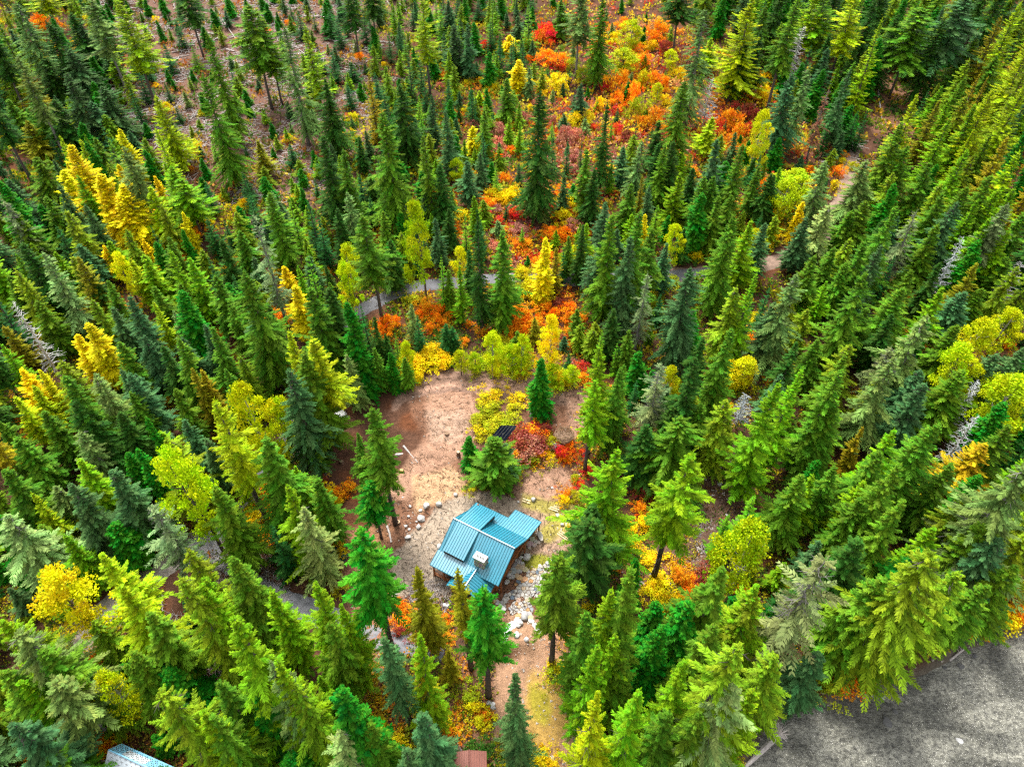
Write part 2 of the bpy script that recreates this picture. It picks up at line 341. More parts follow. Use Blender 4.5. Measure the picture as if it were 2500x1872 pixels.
t.links.new(cr.outputs[0], mm.inputs['A']); t.links.new(c2.outputs[0], mm.inputs['B'])
t.links.new(mm.outputs['Result'], b.inputs['Base Color']); b.inputs['Roughness'].default_value = .12; b.inputs['Specular IOR Level'].default_value = .6
bp = nodes(t, 'ShaderNodeBump', Strength=1.0, Distance=.45); t.links.new(w1.outputs['Fac'], bp.inputs['Height']); t.links.new(bp.outputs[0], b.inputs['Normal'])
M['water'] = m
RIVER_Z = -1.15
wx, wy = np.meshgrid(np.arange(16, 330, 1.0), np.arange(-40, 120, 1.0))
dd = shore_d(wx, wy) > -2
wz = RIVER_Z + (fbm(wx, wy, 2.3, 31) - .5) * .10
idx = np.arange(wx.size).reshape(wx.shape); q = np.stack([idx[:-1, :-1], idx[:-1, 1:], idx[1:, 1:], idx[1:, :-1]], -1).reshape(-1, 4)
q = q[dd.ravel()[q].all(1)]
used = np.unique(q); remap = np.zeros(wx.size, int); remap[used] = np.arange(len(used))
link('river_water', mesh_np('river_water', np.stack([wx, wy, wz], -1).reshape(-1, 3)[used], remap[q], M['water'], True), kind='structure')

# ------------------------------------------------------------------ roads
def ribbon(name, pxs, w, m, lift, edge=.35, colmat=None, **props):
    P = [at(*p) for p in pxs]; pts = []
    P2 = [Vector((p[0], p[1])) for p in P]
    for i in range(len(P2) - 1):
        p0 = P2[max(i - 1, 0)]; p1 = P2[i]; p2 = P2[i + 1]; p3 = P2[min(i + 2, len(P2) - 1)]
        n = max(3, int((p2 - p1).length / 1.0))
        for k in range(n):
            t_ = k / n
            pts.append(.5 * ((2 * p1) + (p2 - p0) * t_ + (2 * p0 - 5 * p1 + 4 * p2 - p3) * t_ ** 2 + (3 * p1 - p0 - 3 * p2 + p3) * t_ ** 3))
    pts.append(P2[-1]); V = []; n = len(pts); K = 7
    for i, p in enumerate(pts):
        d = (pts[min(i + 1, n - 1)] - pts[max(i - 1, 0)]).normalized(); s_ = Vector((-d.y, d.x))
        for k in range(K):
            f = k / (K - 1) * 2 - 1
            wob = edge * (float(fbm(p.x * 1.0, p.y, 3, 40 + (k > 3))) - .5) * 2 if k in (0, K - 1) else 0
            c = p + s_ * (f * (w / 2) + wob * f)
            z = float(hz(c.x, c.y)) + lift * (1 if 0 < k < K - 1 else -.6)
            V.append((c.x, c.y, z))
    F = np.array([(i * K + k, i * K + k + 1, (i + 1) * K + k + 1, (i + 1) * K + k) for i in range(n - 1) for k in range(K - 1)])
    return link(name, mesh_np(name, np.array(V), F, m, True), **props)
ROAD = [(2082, 360), (2062, 470), (2010, 570), (1930, 625), (1830, 652), (1640, 675), (1410, 684), (1290, 682), (1100, 690), (970, 714), (870, 765), (820, 835), (770, 930), (715, 1050),
        (640, 1180), (545, 1285), (470, 1340), (390, 1395), (300, 1455), (200, 1530), (90, 1620)]
ribbon('paved_road', ROAD[4:-4], 4.2, M['asphalt'], .17, kind='structure')
M['dirtroad'] = rough_mat('road_dirt', (.25, .17, .13), .95, .3, .8, .6, bscale=6)
ribbon('dirt_road', ROAD[:6], 4.4, M['dirtroad'], .15, .8, kind='structure')
ribbon('gravel_road', ROAD[-6:], 4.0, rough_mat('gravel', (.27, .235, .21), .95, .3, 1.5, .6, bscale=9), .15, .8, kind='structure')
ribbon('driveway', [(500, 1325), (570, 1385), (640, 1435), (735, 1480), (850, 1530), (960, 1562), (1085, 1592)], 3.6, rough_mat('driveway_gravel', (.20, .20, .22), .95, .3, 1.2, .6, bscale=9), .15, .6, kind='structure')
# ================================================================== TREE SHAPES (nominal sizes, later scaled per tree)
def leaflets(B, D, S, L, W, tone, name, m, extra=None):
    """one kite-shaped leaf spray per row: base, direction, side, length, half width"""
    n = len(B); L = L[:, None]; W = W[:, None]
    V = np.stack([B, B + D * L * .45 + S * W, B + D * L, B + D * L * .45 - S * W], 1).reshape(-1, 3)
    F = np.arange(n * 4).reshape(n, 4); tn = np.repeat(tone, 4, 0)
    at_ = {'tone': ('FLOAT_VECTOR', tn)}
    if extra is not None: at_['tint'] = ('FLOAT_COLOR', np.repeat(np.concatenate([extra, np.ones((n, 1))], 1), 4, 0))
    return mesh_np(name, V, F, m, False, at_)
def conifer_crown(seed, H=26., Rm=3.0, bare=.1, whorl=.5, nb=8, taper=.6, power=.85, droop=.35, rise=.15, pairs=10, wl=.36, gaps=.0, ragged=.25, hang=.25, tiers=0, lw=.17):
    r = np.random.default_rng(seed)
    zs = []; z = bare * H
    while z < H * .985:
        zs.append(z); z += whorl * (.75 + .5 * r.random()) * (1 if z < H * .8 else .7)
    B = []; az = []; ln = []; tt = []
    gapdir = r.random(9) * 6.283; gapz = r.random(9)
    low = np.sin(np.arange(40) * 1.7 + seed)        # irregular silhouette along the height
    for z in zs:
        t_ = (z - bare * H) / (H - bare * H)
        prof = min(1, ((1 - t_) / taper)) ** power * (1 if t_ > .08 else .55 + 5.6 * t_)
        if tiers: prof *= .72 + .36 * (1 - ((t_ * tiers) % 1))
        wob = 1 + ragged * .6 * (math.sin(t_ * 17 + seed) * .5 + math.sin(t_ * 41 + seed * 2) * .5)
        n = nb + (2 if prof > .7 else 0); lop = r.random() * 6.283; lopa = .12 + .25 * r.random()
        a0 = r.random() * 6.283
        for k in range(n):
            a = a0 + k * 6.283 / n + r.normal() * .25
            keep = 1 - gaps * (sum(max(0, math.cos(a - gapdir[j])) ** 4 * math.exp(-((t_ - gapz[j]) / .1) ** 2) for j in range(9)) + .35)
            if r.random() > keep: continue
            B.append((0, 0, z + r.normal() * .12)); az.append(a)
            ln.append(max(.22, Rm * prof * wob * (1 + lopa * math.cos(a - math.sin(t_ * 5 + seed) * 3)) * (1 + ragged * r.normal() * .7) * (1 if r.random() > .08 else .5))); tt.append(t_)
    B = np.array(B); az = np.array(az); ln = np.array(ln); tt = np.array(tt); n = len(B)
    up = rise * (.2 + 1.3 * tt) - .12 * (1 - tt); dr = droop * (1.15 - .8 * tt) * (.8 + .4 * r.random(n))
    K = pairs; sk = (np.arange(K) + .6) / K
    s = sk[None, :] * np.ones((n, 1)); rad = ln[:, None] * s; zz = B[:, 2:3] + ln[:, None] * (up[:, None] * s - dr[:, None] * s ** 2 + .10 * s ** 4)
    ca, sa = np.cos(az)[:, None], np.sin(az)[:, None]
    P = np.stack([rad * ca, rad * sa, zz], -1)
    tone_f = r.random(n); val_f = np.clip(.5 + r.normal(size=n) * .16, 0, 1)
    BB, DD, SS, LL, WW, TT = [], [], [], [], [], []
    for side in (-1, 1, 0):
        ang = az[:, None] + side * (.85 + .25 * r.random((n, K))) * (1 - .45 * s) + (side == 0) * r.normal(size=(n, K)) * .3
        wl_ = (wl * ln[:, None] * (1.12 - s) ** .7 * (.3 + 1.4 * np.minimum(s, .5)) + .18) * (.7 + .6 * r.random((n, K)))
        if side == 0: wl_ = wl_ * .75
        dz = -hang * (.3 + .9 * r.random((n, K))) + (side == 0) * .3 * r.normal(size=(n, K))
        d = np.stack([np.cos(ang), np.sin(ang), dz], -1); d /= np.linalg.norm(d, axis=-1, keepdims=True)
        sd = np.stack([-np.sin(ang), np.cos(ang), r.normal(size=(n, K)) * .45], -1); sd /= np.linalg.norm(sd, axis=-1, keepdims=True)
        BB.append(P.reshape(-1, 3)); DD.append(d.reshape(-1, 3)); SS.append(sd.reshape(-1, 3)); LL.append(wl_.ravel()); WW.append((wl_ * lw + .035).ravel())
        TT.append(np.stack([np.repeat(tone_f, K), np.clip(np.repeat(val_f, K) + r.normal(size=n * K) * .17, 0, 1), np.zeros(n * K)], -1))
    # leader
    k = 10; zt = np.linspace(H * .95, H * 1.0, k); a = r.random(k) * 6.283
    BB.append(np.stack([0 * zt, 0 * zt, zt], -1)); d = np.stack([np.cos(a) * .6, np.sin(a) * .6, np.ones(k)], -1); DD.append(d / np.linalg.norm(d, axis=-1, keepdims=True))
    SS.append(np.stack([-np.sin(a), np.cos(a), 0 * a], -1)); LL.append(np.full(k, .45)); WW.append(np.full(k, .08)); TT.append(np.full((k, 3), .5))
    cat = np.concatenate
    return leaflets(cat(BB), cat(DD), cat(SS), cat(LL), cat(WW), cat(TT), 'crown', M['leaf'])
def leafy_crown(seed, H=14., Rm=3.2, clumps=80, per=80, leaf=.26, base=.22, columnar=False, cs=.75, lob=.28):
    r = np.random.default_rng(seed); C = []
    lobes = [(r.random() * 6.28, r.random()) for _ in range(5)]
    while len(C) < clumps:
        t_ = r.random() ** .85; a = r.random() * 6.283
        if columnar: rr = Rm * (min(1, t_ * 5 + .2)) * (1 - t_) ** .55 * 1.15
        else: rr = Rm * math.sin(math.pi * min(1, (t_ * .84 + .13))) ** .8
        rr *= 1 + lob * sum(math.cos(a - la) * math.exp(-((t_ - lt) / .25) ** 2) for la, lt in lobes)
        q = rr * r.random() ** .38
        C.append((q * math.cos(a), q * math.sin(a), H * (base + (1 - base) * t_) - .35))
    C = np.array(C); n = len(C); cr_ = cs * (.6 + .8 * r.random(n))
    u = r.normal(size=(n, per, 3)); u /= np.linalg.norm(u, axis=-1, keepdims=True); u[..., 2] = np.abs(u[..., 2]) * np.where(r.random((n, per)) < .72, 1, -1)
    P = C[:, None, :] + u * (cr_[:, None, None] * (.35 + .75 * r.random((n, per, 1)))) * np.array([1.15, 1.15, .8])
    d = u + r.normal(size=u.shape) * .7; d[..., 2] -= .25; d /= np.linalg.norm(d, axis=-1, keepdims=True)
    s_ = np.cross(d, r.normal(size=u.shape)); s_ /= np.linalg.norm(s_, axis=-1, keepdims=True)
    L = leaf * (.7 + .7 * r.random(n * per)); tone = np.stack([np.repeat(r.random(n), per), np.clip(np.repeat(.5 + r.normal(size=n) * .15, per) + r.normal(size=n * per) * .14, 0, 1), np.zeros(n * per)], -1)
    return leaflets(P.reshape(-1, 3), d.reshape(-1, 3), s_.reshape(-1, 3), L, L * .42, tone, 'crown', M['leaf'])
def trunk_mesh(H=26., r0=.36, seed=0, twigs=0, z0=.1, z1=.5, tl=1.6, top=.98):
    r = random.Random(seed); mb = MB(); n = 7
    pts = [(r.gauss(0, .09) * (i > 0), r.gauss(0, .09) * (i > 0), -.6 + (H * top + .6) * i / n) for i in range(n + 1)]
    mb.tube(pts, [r0 * (1.25 if i == 0 else 1) * (1 - i / n) ** .8 + .03 for i in range(n + 1)], 7)
    for k in range(twigs):
        z = H * (z0 + (z1 - z0) * r.random()); a = r.random() * 6.283; l = tl * (.5 + r.random() * .9) * (1.1 - .6 * z / H)
        c, s_ = math.cos(a), math.sin(a); dr = r.uniform(-.1, .5)
        p = [(0, 0, z), (c * l * .5, s_ * l * .5, z + .06 * l), (c * l + r.gauss(0, .15), s_ * l + r.gauss(0, .15), z - dr * l)]
        mb.tube(p, [.05, .035, .012], 3, False)
        if l > 1:
            for q in range(2):
                a2 = a + r.choice((-1, 1)) * r.uniform(.5, 1); o = Vector(p[1]); mb.tube([o, o + Vector((math.cos(a2), math.sin(a2), -.2)) * l * .4], [.028, .01], 3, False)
    return mb
def limbs_mesh(H=14., seed=0, n=9, spread=2.4, r0=.22):
    r = random.Random(seed); mb = MB()
    mb.tube([(0, 0, -.5), (r.gauss(0, .15), r.gauss(0, .15), H * .3), (r.gauss(0, .3), r.gauss(0, .3), H * .62), (r.gauss(0, .3), r.gauss(0, .3), H * .93)], [r0 * 1.2, r0, r0 * .6, .04], 7)
    for k in range(n):
        z = H * (.25 + .55 * r.random()); a = k * 2.4 + r.random(); l = spread * (.6 + .5 * r.random()); c, s_ = math.cos(a), math.sin(a)
        mb.tube([(0, 0, z), (c * l * .5, s_ * l * .5, z + l * .45), (c * l, s_ * l, z + l * 1.0)], [.09, .06, .02], 4, False)
    return mb
def dead_branches(H=22., seed=0, n=110, rad=2.2):
    r = random.Random(seed); mb = MB()
    for k in range(n):
        t_ = .22 + .76 * (k / n); z = H * t_; a = r.random() * 6.283; l = rad * (.35 + .85 * r.random()) * (1.15 - t_) ** .6
        c, s_ = math.cos(a), math.sin(a); w = r.gauss(0, .2)
        p0 = Vector((0, 0, z)); p1 = Vector((c * l * .5, s_ * l * .5, z + l * .12)); p2 = Vector((c * l - s_ * w, s_ * l + c * w, z - l * r.uniform(-.35, .3)))
        mb.tube([p0, p1, p2], [.075, .05, .018], 3, False)
        for q in range(3):
            o = p1.lerp(p2, r.random() * .8); a2 = a + r.choice((-1, 1)) * r.uniform(.4, 1.1); mb.tube([o, o + Vector((math.cos(a2), math.sin(a2), r.uniform(-.4, .4))) * l * r.uniform(.2, .45)], [.03, .01], 3, False)
    return mb

NOMH, NOMR = 26.0, 3.0
CROWNS = {
 'fir':   [conifer_crown(s, droop=.42, rise=.24, whorl=.52, nb=8, taper=.8, power=.75, gaps=.3, ragged=.36, hang=.3, pairs=14, wl=.29, lw=.11) for s in (1, 2, 3, 4, 5, 9, 10)],
 'bigfir': [conifer_crown(s, Rm=4.6, droop=.45, rise=.22, whorl=.5, nb=9, taper=.85, power=.7, gaps=.35, ragged=.38, hang=.35, pairs=20, wl=.22, lw=.11) for s in (6, 7, 8)],
 'bigspruce': [conifer_crown(s, Rm=4.6, droop=.48, rise=.22, whorl=.55, nb=8, taper=.85, power=.65, gaps=.4, ragged=.45, hang=.5, pairs=20, wl=.19, lw=.11) for s in (16, 17)],
 'biglarch': [conifer_crown(s, Rm=4.6, droop=.22, rise=.3, whorl=.5, nb=8, taper=.9, power=.8, gaps=.38, ragged=.42, hang=.2, pairs=20, wl=.2, lw=.11) for s in (26, 27)],
 'spruce': [conifer_crown(s, droop=.55, rise=.15, whorl=.55, nb=7, taper=.8, power=.7, gaps=.35, ragged=.42, hang=.45, wl=.26, lw=.11, pairs=14) for s in (11, 12, 13, 14)],
 'larch': [conifer_crown(s, droop=.18, rise=.28, whorl=.55, nb=7, taper=.9, power=.85, gaps=.32, ragged=.36, hang=.15, wl=.25, lw=.11, pairs=14) for s in (21, 22, 23, 24)],
 'dense': [conifer_crown(s, bare=.06, droop=.2, rise=.35, whorl=.4, nb=9, taper=.85, power=.7, gaps=.15, ragged=.38, hang=.15, wl=.27, lw=.14, pairs=12) for s in (25, 28, 29)],
 'bare_fir': [conifer_crown(s, bare=.42, droop=.35, rise=.2, whorl=.48, nb=8, taper=.8, power=.65, gaps=.35, ragged=.4, hang=.3, pairs=13, wl=.30, lw=.12) for s in (31, 32, 33)],
 'bare_larch': [conifer_crown(s, bare=.38, droop=.15, rise=.25, whorl=.52, nb=7, taper=.9, power=.7, gaps=.35, ragged=.4, hang=.15, wl=.26, lw=.12, pairs=13) for s in (41, 42)],
 'young': [conifer_crown(s, bare=.03, droop=.15, rise=.40, whorl=1.75, nb=10, taper=.97, power=.9, pairs=9, ragged=.30, hang=.05, wl=.26, lw=.15, gaps=.05) for s in (51, 52, 53, 54)],
 'cedar': [conifer_crown(s, bare=.03, droop=.5, rise=.45, whorl=.42, nb=8, taper=.85, power=.6, pairs=8, ragged=.2, hang=.55, wl=.34, lw=.24, gaps=.12) for s in (61, 62)],
 'thin': [conifer_crown(s, bare=.2, droop=.4, rise=.1, whorl=.75, nb=5, taper=.9, power=.6, gaps=.6, ragged=.55, hang=.35, wl=.26, lw=.13) for s in (71, 72, 73)],
 'broad': [leafy_crown(s, lob=.5, cs=.68) for s in (81, 82, 83, 84)],
 'column': [leafy_crown(s, Rm=2.4, columnar=True, base=.1, clumps=85, leaf=.32, cs=.62) for s in (91, 92, 93)],
}
SHRUBS = [leafy_crown(s, H=2.6, Rm=2.15, clumps=64, per=26, leaf=.20, base=.05, cs=.34, lob=.55) for s in (101, 102, 103, 104, 105, 106)]
for me_ in SHRUBS + CROWNS['broad']: me_.materials.clear(); me_.materials.append(M['shrub'])
TW = dict(fir=trunk_mesh(seed=1, twigs=14, z0=.05, z1=.3), spruce=trunk_mesh(seed=2, twigs=60, z0=.05, z1=.95, tl=1.7), larch=trunk_mesh(seed=3, twigs=22, z0=.1, z1=.8), bare=trunk_mesh(seed=4, twigs=34, z0=.12, z1=.48, tl=1.2),
          thin=trunk_mesh(seed=5, twigs=120, z0=.15, z1=.96, tl=2.1))
TRUNKS = {k: v.mesh('trunk', M['bark'], True) for k, v in TW.items()}
LIMBS = [limbs_mesh(seed=s).mesh('trunk', M['bark'], True) for s in (1, 2, 3)]
DEADB = [dead_branches(seed=s).mesh('branches', M['bark']) for s in (1, 2, 3)]
DEADT = [trunk_mesh(22., .34, seed=s, top=1.0).mesh('trunk', M['bark'], True) for s in (6, 7, 8)]

# kind -> (object name, category, crown set, trunk set, colour, label words)
KIND = {
 'f': ('fir_tree', 'fir tree', 'fir', 'fir', (0.045, 0.135, 0.014), 'dark green fir'),
 'g': ('fir_tree', 'fir tree', 'fir', 'fir', (0.11, 0.25, 0.012), 'mid green fir'),
 'b': ('spruce_tree', 'spruce tree', 'fir', 'spruce', (0.075, 0.185, 0.055), 'blue green spruce'),
 'o': ('spruce_tree', 'spruce tree', 'spruce', 'spruce', (0.17, 0.29, 0.065), 'pale olive spruce'),
 's': ('spruce_tree', 'spruce tree', 'spruce', 'spruce', (0.27, 0.38, 0.1), 'pale yellowish spruce'),
 'l': ('larch_tree', 'larch tree', 'larch', 'larch', (0.36, 0.5, 0.006), 'lime green larch'),
 'h': ('larch_tree', 'larch tree', 'larch', 'larch', (0.18, 0.37, 0.006), 'bright green larch'),
 'y': ('yellow_larch_tree', 'larch tree', 'dense', 'larch', (0.82, 0.7, 0.008), 'golden yellow larch'),
 'm': ('larch_tree', 'larch tree', 'larch', 'larch', (0.3, 0.27, 0.008), 'mustard green larch'),
 'G': ('yellow_larch_tree', 'larch tree', 'larch', 'larch', (0.6, 0.45, 0.012), 'amber yellow larch'),
 'q': ('hemlock_tree', 'hemlock tree', 'spruce', 'spruce', (0.2, 0.32, 0.01), 'olive yellow hemlock'),
 'k': ('young_fir_tree', 'young fir', 'young', 'fir', (0.024, 0.125, 0.018), 'deep green young fir'),
 'v': ('young_fir_tree', 'young fir', 'young', 'fir', (0.14, 0.34, 0.01), 'fresh green young fir'),
 'e': ('cedar_tree', 'cedar tree', 'cedar', 'fir', (0.035, 0.24, 0.01), 'emerald green cedar'),
 'n': ('dead_conifer', 'dead conifer', 'thin', 'thin', (.270, .110, .055), 'rust brown dead conifer'),
 'c': ('cottonwood_tree', 'cottonwood', 'broad', 'broad', (0.52, 0.62, 0.006), 'yellow green cottonwood'),
 'Y': ('cottonwood_tree', 'cottonwood', 'broad', 'broad', (0.74, 0.7, 0.008), 'bright yellow cottonwood'),
 'd': ('dead_tree', 'dead tree', None, None, (.40, .385, .37), 'bare grey dead tree'),
 't': ('spruce_tree', 'spruce tree', 'thin', 'thin', (0.2, 0.28, 0.1), 'sparse grey green spruce'),
}
SHR = {'a': ('orange_shrub', (.90, .34, .012), 'bright orange shrub'), 'r': ('red_shrub', (.72, .07, .02), 'scarlet red shrub'), 'u': ('yellow_shrub', (.80, .64, .01), 'golden yellow shrub'),
       'p': ('pink_shrub', (.55, .22, .15), 'salmon pink shrub'), 'w': ('yellow_shrub', (.46, .50, .015), 'lime yellow shrub'), 'R': ('red_shrub', (.34, .07, .04), 'dark wine red shrub')}
TREES = []     # records for labels
def jcol(c, r, amt=.16):
    k = 1 + r.uniform(-amt, amt); g = r.uniform(-.09, .09)
    return (c[0] * k * (1 + g * 1.6), c[1] * k, c[2] * k * (1 - g))
def plant(kind, x, y, H, Rw, r, bare=False, src=None):
    nm, cat_, cs, ts, col, words = KIND[kind]
    z = float(hz(x, y)); e = link(nm, None, loc=(x, y, z - .05), category=cat_)
    e.rotation_euler = (r.gauss(0, .012), r.gauss(0, .012), r.random() * 6.283)
    lw_ = H / NOMH; tr = max(.35, min(1.25, lw_)); tcol = (.085, .070, .062)
    if kind == 'd':
        i = r.randrange(3); k = H / 22.
        for n_, me in (('trunk', DEADT[i]), ('branches', DEADB[i])):
            o = link(n_, me, e, col=jcol(col, r, .12)); o.scale = (Rw / 2.0, Rw / 2.0, k) if n_ == 'branches' else (tr, tr, k)
    elif cs == 'broad':
        k = H / 14.; o = link('trunk', r.choice(LIMBS), e, col=(.30, .28, .24) if r.random() < .6 else (.12, .1, .09)); o.scale = (Rw / 3.2, Rw / 3.2, k)
        o = link('crown', r.choice(CROWNS['broad']), e, col=jcol(col, r)); o.scale = (Rw / 3.2, Rw / 3.2, k)
    elif cs == 'column':
        k = H / 14.; o = link('trunk', TRUNKS['larch'], e, col=tcol); o.scale = (tr, tr, H / NOMH)
        o = link('crown', r.choice(CROWNS['column']), e, col=jcol(col, r, .12)); o.scale = (Rw / 2.4, Rw / 2.4, k)
    else:
        if bare: cs, ts = ('bare_larch' if kind in 'lhmG' else 'bare_fir'), 'bare'
        if not bare and Rw > 3.7: cs = {'fir': 'bigfir', 'spruce': 'bigspruce', 'larch': 'biglarch'}.get(cs, cs)
        if kind in 'os' or cs == 'thin': tcol = (.19, .175, .165)
        o = link('trunk', TRUNKS[ts], e, col=tcol); tw = Rw / NOMR if ts in ('thin', 'spruce') else tr
        o.scale = (tw, tw, lw_)
        o = link('crown', r.choice(CROWNS[cs]), e, col=jcol(col, r)); k = Rw / (4.6 if cs.startswith('big') else NOMR); o.scale = (k, k, lw_)
    TREES.append((e, kind, H, Rw, x, y, z, bare)); return e
def from_top(tx, ty, L):
    """base point and height of a tree whose top is seen at (tx, ty) and which is L pixels long"""
    vx, vy = CX - tx, CY + FOC - ty; n = math.hypot(vx, vy); bx, by = tx + vx / n * L, ty + vy / n * L
    x, y, z = at(bx, by)
    d = ray(tx, ty); hd = math.hypot(x, y); t_ = y / d[1]; zt = CAM_H + d[2] * t_
    return x, y, zt - z
TILES = {  # name: (x0, y0, zoomed pixels per photo pixel)
 'A': (0, 0, 3.16), 'B': (600, 0, 3.16), 'C': (1200, 0, 3.16), 'D': (1800, 0, 3.16), 'E': (0, 450, 3.16), 'F': (600, 450, 3.16), 'G': (1200, 450, 3.16), 'H': (1800, 450, 3.16),
 'I': (0, 900, 3.16), 'J': (0, 1350, 1.817), 'K': (500, 1350, 1.817), 'L': (1200, 1350, 1.817), 'M': (1800, 1350, 1.817), 'N': (500, 1000, 4.424), 'O': (1350, 900, 1.817), 'P': (1800, 900, 1.817), 'Q': (0, 0, 1.0), 'R': (0, 0, 1.0), 'S': (0, 0, 1.0)}
